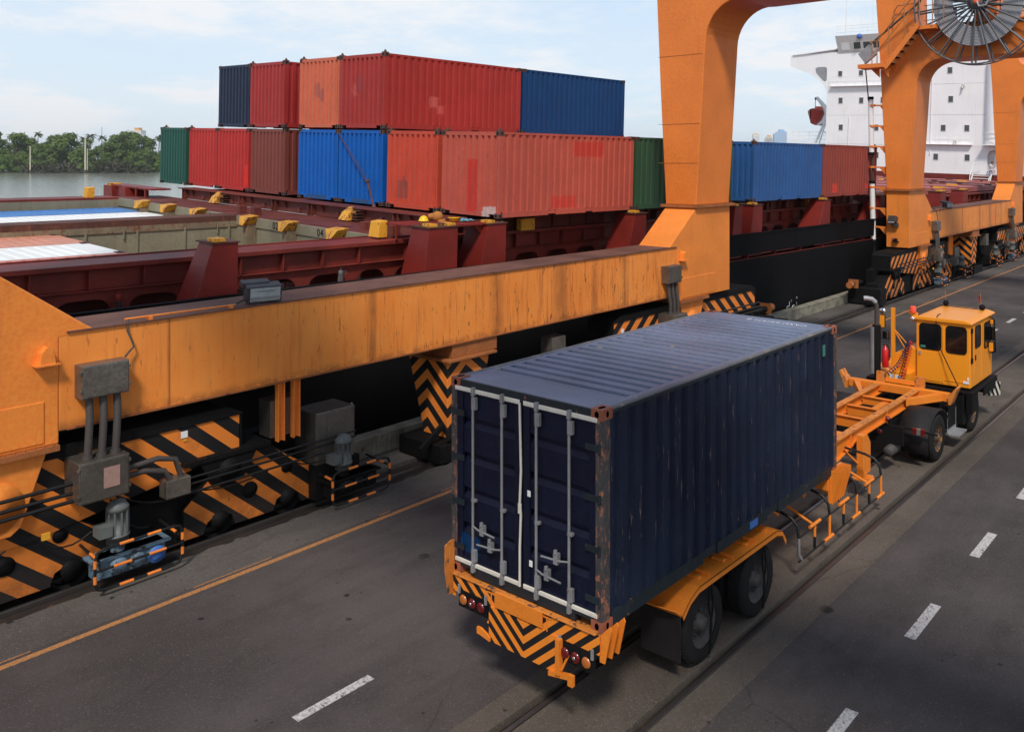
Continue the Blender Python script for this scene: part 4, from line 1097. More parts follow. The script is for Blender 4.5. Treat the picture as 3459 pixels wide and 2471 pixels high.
for z, xa, xb in ((3.05, -16, -9), (8.95, -23.8, -14)):
    b = MB()
    for dz in (.5, 1.0): b.tube([(xa, HY - .35, z + dz), (xb, HY - .35, z + dz)], .016, 4)
    k = xa
    while k <= xb + .01: b.tube([(k, HY - .35, z), (k, HY - .35, z + 1.0)], .016, 4); k += 1.0
    b.box(xa, xb, HY - .4, HY, z - .04, z); b.build('ledge_rail', M['white'], ship)
for x, z in ((-19.6, 12.0), (-14.8, 11.9), (-10.0, 8.6), (-16.3, 5.6), (-10.6, 3.2)):
    b = MB(); b.box(x - .12, x + .12, HY - .25, HY, z, z + .2); b.tube([(x, HY - .2, z), (x, HY - .35, z - .2)], .09, 8); b.build('deck_lamp', M['grey_br'], ship)
# roof rails, searchlight, radar mast, antennas
b = MB()
for x in [(-23 + 1.7 * k) for k in range(9)]: b.tube([(x, HY - .6, 14.15), (x, HY - .6, 15.15)], .02, 4)
for z in (14.5, 14.85, 15.15): b.tube([(-23, HY - .6, z), (-9, HY - .6, z)], .018, 4)
b.build('guard_rail', M['whitep'], ship)
b = MB()
for z in (3.4, 3.8, 4.2): b.tube([(-30.2, 71.5, z), (-24, 71.5, z)], .022, 4)
for x in (-30.1, -29.3, -28, -26.7, -25.4): b.tube([(x, 71.5, 2.9), (x, 71.5, 4.2)], .025, 4)
b.build('guard_rail', M['whitep'], ship)
b = MB(); b.box(-30.6, -23.9, 69.5, 78, 2.75, 2.9); b.build('boat_deck', M['white'], ship)
b = MB(); b.ball((-20.4, HY - .8, 13.95), .28, 8); b.build('searchlight', M['blue'], ship)
b = MB(); b.tube([(-22.3, HY, 14.1), (-22.3, HY, 16.5), (-22.25, HY, 19.5)], .04, 5, radii=[.05, .03, .015]); b.tube([(-20.6, HY, 14.1), (-20.6, HY, 16.4)], .015, 4); b.tube([(-19.4, HY, 14.1), (-19.4, HY, 18)], .012, 4); b.build('whip_antenna', M['whitep'], ship)
b = MB(); b.tube([(-19.0, HY + 1, 14.15), (-18.3, HY + 1, 16.4), (-18.3, HY + 1, 18.5)], .12, 6); b.box(-19.1, -17.6, HY + .3, HY + 1.6, 16.5, 16.62)
for z in (17.0, 17.4): b.tube([(-19.1, HY + .3, z), (-17.6, HY + .3, z)], .02, 4)
for x in (-19.1, -18.35, -17.6): b.tube([(x, HY + .3, 16.5), (x, HY + .3, 17.4)], .02, 4)
b.ball((-18.6, HY + .8, 17.9), .4, 8); b.build('radar_mast', M['white'], ship)
# lifeboat and davit (hangs on the ship: parts of it)
t = thing('lifeboat', 'small orange red lifeboat hanging from the white davit beside the bridge block', 'lifeboat', frame=S(-27.4, 72, 6.1))
b = MB()
secs = []
for k, (yy, s_) in enumerate(((-1.5, .08), (-1.1, .55), (-.4, .92), (1.0, 1.0), (2.6, .9), (3.6, .45), (4.0, .08))):
    prof = [(0, -1.15), (.55, -.55), (.95, .25), (1.0, .45), (.55, .72), (0, .8), (-.55, .72), (-1.0, .45), (-.95, .25), (-.55, -.55)]
    secs.append([(x * s_, yy, z * (.75 + .25 * s_)) for x, z in prof])
for k in range(len(secs) - 1):
    n = len(secs[0]); b.add(secs[k] + secs[k + 1], [(i, (i + 1) % n, (i + 1) % n + n, i + n) for i in range(n)], True)
b.build('boat_hull', plain('lifeboat_red', (0.36, 0.035, 0.02), .4), t)
b = MB(); b.box(-.3, .3, .2, 1.3, .75, 1.0); b.build('canopy_hatch', M['orangecloth'], t)
b = MB(); b.tube([(-27.5, 71.8, 8.0), (-27.3, 71.8, 8.05), (-26.25, 71.8, 6.9), (-26.0, 71.8, 6.2), (-26.5, 71.8, 5.4), (-27.2, 71.8, 5.0)], .16, 6, radii=[.14, .16, .26, .34, .24, .08])
b.tube([(-26.0, 71.8, 6.0), (-27.4, 71.8, 2.9)], .13, 6); b.tube([(-26.1, 71.8, 5.4), (-26.9, 71.8, 2.9)], .08, 6); b.tube([(-26.6, 71.8, 4.4), (-24.6, 71.8, 3.1)], .07, 6)
b.build('davit', M['whitep'], ship)
b = MB(); b.tube([(-27.5, 71.8, 8.0), (-27.5, 71.8, 6.9)], .035, 5); b.ball((-27.45, 71.8, 7.95), .16, 6); b.build('davit_tackle', M['rustbrown'], ship)
# ladder up to the accommodation door
b = MB()
for x in (-8.6, -6.9): b.obox((x, HY - 1.3, -.35), (.07, .16, 1.5), Euler((R(-35), 0, 0)))
for k in range(5): b.box(-8.55, -6.95, HY - 1.7 + k * .18, HY - 1.45 + k * .18, -.85 + k * .24, -.80 + k * .24)
b.tube([(-8.6, HY - 1.7, -.9), (-8.6, HY - 1.7, .1), (-8.6, HY - .7, 1.3), (-7.8, HY - .5, 1.3)], .04, 5)
b.tube([(-6.9, HY - 1.7, -.9), (-6.9, HY - 1.7, -.1), (-6.9, HY - .7, .3)], .04, 5)
b.build('accommodation_ladder', M['whitep'], ship)
t = None

# ================================================================== QUAY CRANES
YM = 25.71
FX = -14.2
def hz_yz(period, k, ph=0.0):
    # V pattern about each crane leg (8.85 m either side of the crane's middle)
    return lambda t: t.math('ADD', t.math('ADD', t.math('ABSOLUTE', t.math('SUBTRACT', t.math('ABSOLUTE', t.xyz()[1]), 8.85)), t.math('MULTIPLY', t.xyz()[2], k)), ph)
def hz_chev(period, k, xc, yc):
    def f(t):
        o = t.xyz()
        a = t.math('MULTIPLY', t.math('ABSOLUTE', t.math('SUBTRACT', o[0], xc)), k)
        b = t.math('MULTIPLY', t.math('ABSOLUTE', t.math('SUBTRACT', o[1], yc)), k)
        return t.math('ADD', o[2], t.math('ADD', a, b))
    return f
M['hzA'] = hazard('hazard_down_right', hz_yz(.575, 1.12, .105), 0.575)
M['hzB'] = M['hzA']
M['hzC'] = hazard('hazard_chevron_column', hz_chev(.42, .85, -14.93 + 14.75, 12.72 - 12.85), 0.42, dirt=0.35)
def stripe_tube(b, p0, p1, r, n, start=0, seg=None):
    """tube in alternating segments; odd ones in material 1"""
    p0, p1 = Vector(p0), Vector(p1)
    for i in range(n):
        a, c = p0.lerp(p1, i / n), p0.lerp(p1, (i + 1) / n)
        b.mat((i + start) % 2); b.tube([a, c], r * (1.12 if (i + start) % 2 else 1), 8)
    b.mat(0)
def bolts(b, pts, axis, r=.018, h=.02):
    for p in pts:
        q = list(p); q[axis] += h; b.tube([p, q], r, 6)
def make_crane(name, label_, far_side):
    root = thing(name, label_, 'crane', (-14.75, 12.85, 0), 'quay cranes')
    B = lambda: MB()
    # sill beam
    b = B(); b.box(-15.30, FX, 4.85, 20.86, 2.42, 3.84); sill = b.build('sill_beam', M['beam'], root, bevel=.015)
    b = B(); b.box(-15.36, FX + .035, 4.95, 20.76, 3.84, 3.865); b.build('top_plate', M['topplate'], sill)
    b = B()
    for y in (6.4, 18.3): b.box(FX, FX + .004, y, y + .012, 2.43, 3.84)
    b.box(FX, FX + .03, 4.95, 20.76, 2.42, 2.45)
    b.build('weld_seam', M['flange'], sill)
    for mir in (False, True):
        m = (lambda y: YM - y) if mir else (lambda y: y)
        def box(b, x0, x1, y0, y1, z0, z1): b.box(x0, x1, m(y0), m(y1), z0, z1)
        # lower leg block with its flare; drawn for the right-hand leg (y 20.86..23.8)
        b = B()
        b.prism([(m(y), z) for y, z in [(20.86, 2.25), (23.80, 2.25), (23.80, 4.95), (21.83, 4.95), (20.50, 3.92), (20.38, 3.84), (20.86, 3.78)]], 0, -15.32, FX + .004)
        leg = b.build('lower_leg', M['leg'], root, bevel=.02)
        b = B(); box(b, -15.45, FX + .12, 21.72, 23.92, 4.95, 5.03); 
        bolts(b, [(FX + .07, m(21.8 + .13 * k), 5.03) for k in range(16)], 2); bolts(b, [(-15.38 + .13 * k, m(21.77), 5.03) for k in range(12)], 2)
        b.build('leg_flange', M['flange'], root)
        b = B(); b.prism([(m(20.95), 3.45), (m(21.15), 3.45), (m(21.12), 3.62), (m(21.05), 3.70), (m(20.98), 3.66)], 0, FX, FX + .16); box(b, FX, FX + .18, 20.9, 21.2, 3.43, 3.45); b.build('lifting_lug', M['leg'], leg)
        b = B(); box(b, FX, FX + .02, 21.05, 22.9, 2.3, 2.9); b.build('doubler_plate', M['leg'], leg, bevel=.01)
        # portal frame: leg, haunch, cross girder, land-side leg, mast
        poly = [(-15.32, 5.03), (-15.52, 8.5), (-15.66, 11.4), (-15.86, 14.3), (-16.0, 19), (-14.15, 19), (-14.0, 13.5)]
        poly += [(x, z) for x, z in arc(-13.35, 13.27, .65, 180, 270, 6)]
        poly += [(9.6, 12.62), (11.9, 11.0), (11.75, .9), (10.5, .9), (10.15, 9.9)]
        poly += [(x, z) for x, z in arc(8.95, 9.95, 1.17, 0, 90, 8)]
        poly += [(-12.5, 11.12)] + [(x, z) for x, z in arc(-12.68, 9.95, 1.19, 95, 178, 9)]
        poly += [(-14.2, 5.03)]
        b = B(); b.prism(poly, 1, m(21.83), m(23.76)); b.build('portal_frame', M['crane'], root, bevel=.03)
        b = B()
        for z in (7.5, 9.6, 6.3):
            box(b, -15.6, FX - .0 + (z - 5) * .05, 21.822, 21.83, z, z + .012)
        b.build('plate_seam', M['flange'], root)
        # junction boxes with hoses
        for (y0, y1, x0, x1, z0, z1) in ((20.01, 20.66, FX, -13.93, 2.87, 3.36), (20.06, 20.74, -14.35, -13.80, 1.38, 1.98)):
            b = B(); box(b, x0 - (0), x1, y0, y1, z0, z1); jb = b.build('junction_box', M['steel'], root, bevel=.012)
            b = B(); box(b, x1, x1 + .012, y0 + .02, y1 - .02, z0 + .02, z1 - .02)
            for yy in (y0 - .015, y1 - .005):
                for zz in (z0 + .1, z1 - .12): box(b, x1 - .05, x1 + .02, yy, yy + .03, zz, zz + .05)
            b.build('box_lid', M['steel'], jb, bevel=.006)
        b = B(); box(b, -13.79, -13.782, 20.20, 20.42, 1.55, 1.85); b.build('sticker', M['sticker'], jb)
        for k, yy in enumerate((20.52, 20.33, 20.14)):
            b = B(); b.tube([(-14.05, m(yy), 2.88), (-14.02, m(yy), 2.6), (-13.98, m(yy + .03), 2.25), (-14.0, m(yy + .04), 1.98)], .055, 8); b.tube([(-14.0, m(yy + .04), 2.03), (-14.0, m(yy + .04), 1.97)], .075, 8); b.build('hose', M['hose'], root)
        # conduits along the bogies
        b = B()
        for zz, xx in ((1.52, -14.05), (1.42, -14.0), (1.66, -14.05)):
            b.tube([(xx, m(20.74), zz), (xx, m(25.5), zz - .02)], .028, 6)
        for zz, y0, y1 in ((1.22, 19.2, 15.9), (1.12, 19.2, 15.9), (.98, 19.2, 16.6)):
            b.tube([(-14.12, m(y0), zz), (-14.12, m(y1), zz)], .02, 6)
        b.build('conduit', M['darkpipe'], root)
        b = B()
        b.tube([(-14.05, m(20.06), 1.66), (-14.05, m(19.55), 1.70), (-14.05, m(19.28), 1.62), (-14.05, m(19.18), 1.3)], .045, 8)
        b.tube([(-14.05, m(20.06), 1.55), (-14.05, m(19.75), 1.56), (-14.05, m(19.45), 1.48), (-14.05, m(19.35), 1.3)], .045, 8)
        b.build('hose', M['hose'], root)
        b = B()
        for (y0, z0, y1, z1, sag) in ((20.3, 1.4, 18.9, .95, .2), (19.2, 1.05, 17.6, .9, .12), (20.15, 1.2, 19.6, .6, .18), (17.5, 1.2, 16.4, .8, .15), (21.2, 1.0, 20.4, .8, .2), (22.6, 1.1, 21.5, .9, .22)):
            b.tube([(-14.25, m(y0 + (y1 - y0) * k / 6), z0 + (z1 - z0) * k / 6 - sag * math.sin(math.pi * k / 6)) for k in range(7)], .014, 5)
        b.build('loose_cable', M['darkpipe'], root)
        b = B(); box(b, -14.2, -13.95, 19.08, 19.46, 1.04, 1.32); b.build('cable_box', M['steel'], root, bevel=.01)
        # pivot bracket
        b = B(); box(b, -15.3, FX + .1, 20.88, 22.42, 2.17, 2.25); bolts(b, [(FX + .06, m(20.95 + .12 * k), 2.25) for k in range(12)], 2); b.build('bracket_flange', M['flange'], root)
        b = B(); b.prism([(m(y), z) for y, z in [(21.0, 2.17), (22.3, 2.17), (21.98, 1.18), (21.85, 1.08), (21.45, 1.08), (21.32, 1.18)]], 0, -15.0, FX - .02); br = b.build('pivot_bracket', M['leg'], root, bevel=.015)
        b = B(); b.lathe((FX - .02, m(21.65), 1.52), 0, [(0, .36), (.02, .36), (.02, .20), (.045, .20), (.045, .001)], 28)
        box(b, FX, FX + .05, 21.86, 21.95, 1.32, 1.72); b.build('pivot_pin', M['leg'], br)
        # main equaliser (the striped box)
        b = B(); b.prism([(m(y), z) for y, z in [(18.05, 1.40), (18.05, 2.02), (18.3, 2.06), (25.5, 2.06), (25.75, 1.98), (25.75, 1.40), (24.6, 1.15), (22.2, .85), (21.2, .85), (19.4, 1.15)]], 0, -15.25, -14.37)
        eq = b.build('equaliser_beam', M['hzA'] if mir else M['hzB'], root, bevel=.015)
        b = B(); b.prism([(m(y), z) for y, z in [(18.0, 2.02), (18.3, 2.17), (25.5, 2.17), (25.8, 2.02), (25.8, 1.99), (18.0, 1.99)]], 0, -15.27, -14.34); b.build('equaliser_cover', M['black'], eq, bevel=.01)
        b = B(); box(b, -15.27, -14.365, 25.755, 25.785, 1.28, 2.0); b.build('end_cover', M['black'], eq)
        b = B(); box(b, -15.27, -14.365, 18.015, 18.045, 1.36, 2.0); b.build('end_cover', M['black'], eq)
        # joints
        for yc in (18.3, 25.2):
            b = B(); box(b, -15.35, -14.22, yc - .75, yc + .75, 1.36, 1.43); b.prism([(m(yc - .5), 1.36), (m(yc + .5), 1.36), (m(yc + .25), .92), (m(yc - .25), .92)], 0, -14.9, -14.25)
            b.lathe((-14.26, m(yc), 1.14), 0, [(0, .18), (.05, .18), (.05, .1), (.08, .1), (.08, .001)], 20)
            bolts(b, [(-14.26, m(yc - .65 + .2 * k), 1.43) for k in range(7)], 2); b.build('pivot_joint', M['black'], root)
        # bogie frames
        for (a, c, pk) in ((16.5, 19.0, .5), (20.0, 22.75, .5), (23.9, 26.5, .5)):
            b = B(); mid = (a + c) / 2
            b.prism([(m(y), z) for y, z in [(a, .10), (a, .62), (a + .55, .98), (mid - .3, 1.28), (mid + .3, 1.28), (c - .4, .98), (c, .62), (c, .10), (c - .35, .10), (c - .42, .28), (c - .62, .38), (c - .84, .28), (c - .9, .10), (a + .9, .10), (a + .84, .28), (a + .62, .38), (a + .42, .28), (a + .35, .10)]], 0, -14.98, -14.41)
            tp = [(a - .01, .62), (a + .55, 1.0), (mid - .3, 1.30), (mid + .3, 1.30), (c - .4, 1.0), (c + .01, .62)]
            fr = b.build('bogie_frame', M['hzA'] if mir else M['hzB'], root, bevel=.012)
            b = B()
            for (q0, q1) in zip(tp, tp[1:]): b.prism([(m(q0[0]), q0[1]), (m(q1[0]), q1[1]), (m(q1[0]), q1[1] - .03), (m(q0[0]), q0[1] - .03)], 0, -14.985, -14.405)
            box(b, -14.985, -14.405, a - .012, a + .02, .1, .62); box(b, -14.985, -14.405, c - .02, c + .012, .1, .62); b.build('frame_cover', M['black'], fr)
            for yy in (a + .62, c - .62):
                b = B(); b.lathe((-14.72, m(yy), .24), 0, [(0, .29), (.05, .29), (.05, .25), (.20, .25), (.20, .29), (.24, .29)], 22); b.build('crane_wheel', M['black'], root)
                b = B(); b.lathe((-14.42, m(yy), .27), 0, [(0, .15), (.03, .15), (.04, .10), (.06, .09), (.06, .001)], 18); b.build('axle_cap', M['black'], fr)
            for yy, zz, rr in ((mid + .1, .62, .17), (mid - .6, .82, .13)):
                b = B(); b.lathe((-14.42, m(yy), zz), 0, [(0, rr * .8), (.03, rr * .8), (.03, rr * .5), (.05, rr * .45), (.05, .001)], 18); b.build('gear_cover', M['black'], fr)
        b = B(); box(b, -15.0, -14.5, 18.9, 20.1, .15, .9); box(b, -15.25, -14.95, 16.4, 26.5, .12, 1.42); box(b, -15.0, -14.5, 22.75, 23.9, .1, .9); b.build('black_gap_filler', M['black'], root)  # black boxes added behind and between the bogies to keep the gaps dark
        # gear motors with guard cages
        for yc, col in ((20.15, 'gearblue'), (16.25, 'black')):
            mo = B(); mo.lathe((-14.0, m(yc), .72), 2, [(-.12, .11), (-.1, .15), (.0, .15), (.0, .165), (.03, .165), (.03, .14), (.38, .14), (.38, .155), (.44, .155), (.52, .10), (.56, .02)], 16)
            for k in range(10):
                a_ = k * .628; mo.box(-14.0 + .14 * math.cos(a_) - .012, -14.0 + .14 * math.cos(a_) + .012, m(yc) + .14 * math.sin(a_) - .012, m(yc) + .14 * math.sin(a_) + .012, .76, 1.1)
            mo.box(-14.1, -13.86, m(yc + .12), m(yc + .30), .78, .94)
            mob = mo.build('gear_motor', M['motor'], root)
            g = B(); box(g, -14.1, -13.84, yc - .62, yc + .36, .20, .50); box(g, -14.15, -13.80, yc - .7, yc + .42, .46, .50)
            for k in range(3): g.lathe((-13.84, m(yc + .05 - .26 * k), .33), 0, [(0, .12 if k else .14), (.05, .11), (.07, .08), (.07, .001)], 16)
            g.cyl((-14.0, m(yc), .5), (-14.0, m(yc), .64), .10, 12)
            g.build('gearbox', M[col], root, bevel=.008)
            if col == 'gearblue':
                g = B(); g.lathe((-13.77, m(yc - .47), .33), 0, [(0, .13), (.02, .12), (.02, .09), (.05, .085), (.05, .001)], 18); g.build('dial_cap', M['blue'], root)
            cg = B(); x = -13.70; ya, yb, za, zb = yc - .82, yc + .42, .10, .70
            crn = .13
            loop = [(ya + crn, za), (yb - crn, za), (yb - .03, za + .04), (yb, za + crn), (yb, zb - crn), (yb - .04, zb - .03), (yb - crn, zb), (ya + crn, zb), (ya + .04, zb - .03), (ya, zb - crn), (ya, za + crn), (ya + .04, za + .03)]
            for i in range(len(loop)):
                p, q = loop[i], loop[(i + 1) % len(loop)]
                L_ = math.hypot(q[0] - p[0], q[1] - p[1])
                if L_ > .2: stripe_tube(cg, (x, m(p[0]), p[1]), (x, m(q[0]), q[1]), .022, 5 if L_ > .6 else 3, 1 if L_ < .6 else 0)
                else: cg.tube([(x, m(p[0]), p[1]), (x, m(q[0]), q[1])], .022, 8)
            stripe_tube(cg, (x, m(ya), .40), (x, m(yb), .40), .02, 5, 0)
            for yy in (ya + .05, yb - .05):
                cg.tube([(x, m(yy), zb - .15), (-14.38, m(yy), zb - .1)], .02, 6); cg.mat(1); cg.tube([(x - .1, m(yy), zb - .143), (x - .3, m(yy), zb - .127)], .024, 6); cg.mat(0)
            cg.build('guard_cage', [M['darkpipe'], M['crane']], root)
        # rail sweep / bumper at outer end
        b = B(); box(b, -15.6, -14.1, 27.0, 27.7, .05, .75); box(b, -15.0, -14.4, 26.5, 27.2, .6, .9); b.tube([(-15.2, m(27.2), .95), (-15.2, m(28.3), .95)], .11, 10); b.build('rail_clamp', M['black'], root, bevel=.02)
        b = B(); b.tube([(-15.2, m(28.25), .95), (-15.2, m(28.5), .95)], .15, 10); box(b, -15.42, -14.98, 28.0, 28.06, .78, 1.15); b.build('buffer', M['flange'], root)
    # striped centre strut
    b = B()
    b.loft([(-15.05, 12.2, .42), (-14.27, 12.2, .42), (-14.27, 13.0, .42), (-15.05, 13.0, .42)], [(-15.58, 12.2, 2.06), (-14.27, 12.2, 2.06), (-14.27, 13.42, 2.06), (-15.58, 13.42, 2.06)])
    b.build('centre_strut', M['hzC'], root, bevel=.015)
    b = B(); b.box(-15.62, -14.1, 12.1, 13.5, 2.06, 2.12); b.box(-15.5, FX - .02, 12.3, 13.6, 2.12, 2.42); b.build('strut_flange', M['flange'], root, bevel=.01)
    b = B(); b.box(-15.4, -14.0, 11.8, 13.5, .02, .40); b.tube([(-14.0, 12.0, .55), (-14.5, 12.9, .4)], .07, 8); b.obox((-14.25, 11.75, .55), (.08, .8, .14), Euler((R(25), 0, R(10)))); b.build('strut_foot', M['black'], root, bevel=.02)
    # hanging cabinet on two yellow channels, stainless cabinet
    b = B()
    for y in (8.30, 8.60):
        b.box(-14.35, -14.31, y, y + .13, 1.36, 2.42); b.box(-14.31, -14.24, y, y + .015, 1.36, 2.42); b.box(-14.31, -14.24, y + .115, y + .13, 1.36, 2.42)
    b.build('hanger_channel', M['leg'], root)
    b = B(); b.box(-14.75, -14.36, 8.22, 8.80, 1.42, 2.08); b.build('hanging_cabinet', M['steel'], root, bevel=.01)
    b = B(); b.box(-14.95, -14.25, 9.05, 9.88, .72, 1.68); sc_ = b.build('stainless_cabinet', M['steel'], root, bevel=.012)
    b = B(); b.box(-14.25, -14.24, 9.08, 9.85, .75, 1.65); b.build('cabinet_door', M['steel'], sc_, bevel=.004)
    for y, x in ((9.08, -14.9), (9.85, -14.3)):
        b = B(); b.tube([(x, y - .02, 1.68), (x, y, 1.72), (x, y + .02, 1.68)], .008, 5); b.build('lifting_eye', M['galv'], sc_)
    b = B(); b.box(-14.95, -14.2, 9.0, 9.95, .1, .72); b.build('cabinet_plinth', M['black'], root)
    b = B(); b.box(-14.75, -14.36, 15.6, 16.1, 1.3, 2.0); b.build('hanging_cabinet', M['steel'], root, bevel=.01)
    # flood light on the sill beam with its conduit
    b = B(); b.obox((-14.33, 8.06, 4.05), (.26, .58, .30), Euler((0, R(12), R(-14)))); b.obox((-14.48, 8.0, 4.20), (.20, .46, .10), Euler((0, R(12), R(-14)))); b.box(-14.36, -14.26, 7.8, 8.3, 3.865, 3.90)
    fl = b.build('flood_light', M['lampcase'], root, bevel=.012)
    b = B(); b.obox((-14.192, 8.03, 4.03), (.012, .50, .235), Euler((0, R(12), R(-14)))); b.build('reflector', M['lampsheen'], fl)
    b = B(); b.obox((-14.18, 8.03, 4.09), (.02, .30, .03), Euler((0, R(12), R(-14)))); b.obox((-14.183, 8.03, 3.97), (.012, .50, .05), Euler((0, R(12), R(-14)))); b.build('lamp_tube', M['galv'], fl)
    b = B(); b.tube([(-14.3, 7.55, 3.90), (-14.22, 5.75, 3.92)], .018, 6)
    for y in (7.4, 6.1): b.box(-14.3, -14.18, y, y + .05, 3.865, 3.91)
    b.build('conduit', M['leg'], root)
    b = B(); b.tube([(-14.22, 5.8, 3.92), (-14.15, 5.76, 3.75), (-14.14, 5.82, 3.6), (-14.12, 5.84, 3.5), (-14.1, 5.75, 3.42), (-14.05, 5.69, 3.38)], .016, 6); b.tube([(-14.3, 7.5, 3.9), (-14.35, 7.7, 3.95), (-14.35, 7.85, 3.97)], .02, 6); b.build('lamp_cable', M['hose'], root)
    # small labels on the equaliser
    b = B(); b.box(-14.36, -14.355, 6.66, 6.77, 1.82, 1.93); b.build('sticker', M['whitep'], root)
    b = B(); b.box(-14.36, -14.355, 6.70, 6.76, 1.76, 1.80); b.build('sticker', M['yellowc'], root)
    b = B(); b.box(-14.36, -14.355, 18.35, 18.47, 1.6, 1.8); b.build('sticker', M['whitep'], root)
    b = B(); b.box(-13.97, -13.93, 4.55, 4.65, 1.0, 1.09); b.build('button_box', M['yellowc'], root)
    return root
craneA = make_crane('quay_crane', 'nearer orange portal crane whose long sill beam crosses the left half of the view', False)
craneB = copy_tree(craneA)
craneB.location.y += 38.4
craneB["label"] = 'farther orange crane with the big cable reel and stairs at the upper right'
OFF[craneB.name] = (-14.75, 51.25, 0)
# ---- gear that only the farther crane shows
RY = 40.1
b = MB(); cx_, cz_ = -10.95, 13.45
pts = [(cx_ + 2.76 * math.cos(a * math.pi / 36), RY, cz_ + 2.76 * math.sin(a * math.pi / 36)) for a in range(72)]
b.tube(pts, .035, 6, closed=True)
pts = [(cx_ + 2.76 * math.cos(a * math.pi / 36), RY - .55, cz_ + 2.76 * math.sin(a * math.pi / 36)) for a in range(72)]
b.tube(pts, .035, 6, closed=True)
reel = b.build('cable_reel', M['reelsteel'], craneB)
for yy in (RY, RY - .55):
    for k in range(22):
        a = k * 2 * math.pi / 22 + .08
        b = MB(); b.tube([(cx_ + .35 * math.cos(a), yy, cz_ + .35 * math.sin(a)), (cx_ + 2.76 * math.cos(a), yy, cz_ + 2.76 * math.sin(a))], .045, 5); b.build('spoke', M['reelsteel'], reel)
b = MB(); b.lathe((cx_, RY - .5, cz_), 1, [(0, .001), (0, .42), (.45, .42), (.45, .30), (.62, .28)], 28); b.build('hub', M['reelsteel'], reel)
b = MB()
for k in range(13):
    r0 = 1.12 + k * .066
    b.tube([(cx_ + r0 * math.cos(a * math.pi / 32), RY - .33, cz_ + r0 * math.sin(a * math.pi / 32)) for a in range(64)], .042, 7, closed=True)
b.build('coiled_cable', M['cable'], reel)
b = MB(); b.lathe((cx_, RY - .6, cz_), 1, [(0, .001), (0, .12), (.1, .12)], 16); b.build('hub_cap', M['orangecloth'], reel)
b = MB(); b.tube([(cx_ + .05, RY - .62, cz_ - .02), (cx_ + .15, RY - .66, cz_ - .25), (cx_ + .45, RY - .66, cz_ - .22), (cx_ + .62, RY - .62, cz_ + .15), (cx_ + .7, RY - .5, cz_ + 1.1)], .05, 7); b.build('feed_cable', M['cable'], reel)
b = MB(); b.tube([(cx_, RY - .0, cz_), (cx_, 41.9, cz_)], .2, 10); b.box(cx_ - .5, cx_ + .5, 41.0, 42.4, 12.62, 14.0); b.build('reel_drive', M['crane'], craneB)
# walkway on the girder, stairs, landing
b = MB(); b.box(-13.9, -12.7, 39.4, 40.22, 12.42, 12.60); b.box(-13.6, 2, 40.24, 41.3, 12.63, 12.70); b.build('walkway', M['crane'], craneB, bevel=.01)
b = MB(); b.box(-16.35, -15.05, 39.3, 40.21, 10.80, 11.0); b.prism([(-15.3, 10.8), (-14.95, 10.8), (-14.95, 10.35)], 1, 39.6, 39.68); b.prism([(-16.0, 10.8), (-15.6, 10.8), (-15.6, 10.4)], 1, 40.15, 40.22); b.build('stair_landing', M['crane'], craneB, bevel=.01)
b = MB()
for yy in (39.35, 40.1):
    b.obox((-14.25, yy, 11.72), (2.5, .05, .24), Euler((0, R(-50), 0)))
st = b.build('stair', M['crane'], craneB)
b = MB()
for k in range(7): b.box(-15.0 + k * .225 - .06, -15.0 + k * .225 + .20, 39.38, 40.07, 10.98 + k * .27, 11.02 + k * .27)
b.build('tread', M['black'], st)
b = MB()
for yy in (39.33,):
    b.tube([(-15.75, yy, 12.05), (-15.4, yy, 12.05), (-13.4, yy, 14.3), (-12.3, yy, 14.3)], .03, 6)
    b.tube([(-15.7, yy, 11.55), (-15.4, yy, 11.55), (-13.4, yy, 13.8), (-12.3, yy, 13.8)], .02, 6)
    for k, (x, z) in enumerate(((-15.65, 11.0), (-15.4, 11.0), (-14.85, 11.35), (-14.1, 12.2), (-13.4, 12.6), (-12.8, 12.6), (-12.3, 12.6))): b.tube([(x, yy, z), (x - (.0), yy, z + (1.05 if k < 2 else 1.35 + .2 * (k == 3)))], .025, 5)
for z in (13.0, 13.35, 13.7): b.tube([(-13.6, 40.6, z), (-4, 40.6, z)], .022, 5)
for k in range(9): b.tube([(-13.5 + k * 1.1, 40.6, 12.55), (-13.5 + k * 1.1, 40.6, 13.7)], .025, 5)
b.tube([(-14.9, 40.2, 13.5), (-14.7, 40.1, 13.75), (-13.6, 40.1, 13.8)], .03, 6); b.tube([(-14.9, 40.2, 13.5), (-14.9, 40.2, 12.9)], .03, 6)
b.build('handrail', M['handrail'], craneB)
b = MB(); b.box(-12.9, -12.2, 40.3, 41.0, 12.6, 13.5); b.build('blue_tank', M['blue'], craneB, bevel=.03)
b = MB(); b.obox((-16.12, 40.0, 11.55), (.72, .18, .62), Euler((0, R(-38), 0))); b.build('cable_guide_plate', M['galv'], craneB, bevel=.02)
for pts_, r_ in (([(-15.95, 39.9, 12.0), (-13.6, 39.9, 13.75), (-12.9, 39.7, 14.9)], .05), ([(-16.27, 40.0, 11.2), (-16.22, 40.35, 9.3)], .03), ([(-16.1, 40.55, 7.0), (-16.08, 40.55, 5.0)], .045), ([(-16.02, 40.55, 2.4), (-16.02, 40.55, 1.2)], .02)):
    b = MB(); b.tube(pts_, r_, 7); b.build('reel_lead_cable', M['hose'], craneB)
for (z0, z1, x_) in ((6.75, 9.4, -16.13), (2.5, 5.3, -16.05)):
    b = MB(); b.tube([(x_ - .05, 40.5, z1), (x_, 40.5, z0)], .13, 12); pp = b.build('cable_pipe', M['whitep'], craneB)
    for xx_, za_, zb_ in ((x_ - .05, z1 - .02, z1 + .12), (x_, z0 - .08, z0 + .06)):
        b = MB(); b.tube([(xx_, 40.5, za_), (xx_, 40.5, zb_)], .15, 12); b.build('pipe_collar', M['black'], pp)
b = MB()
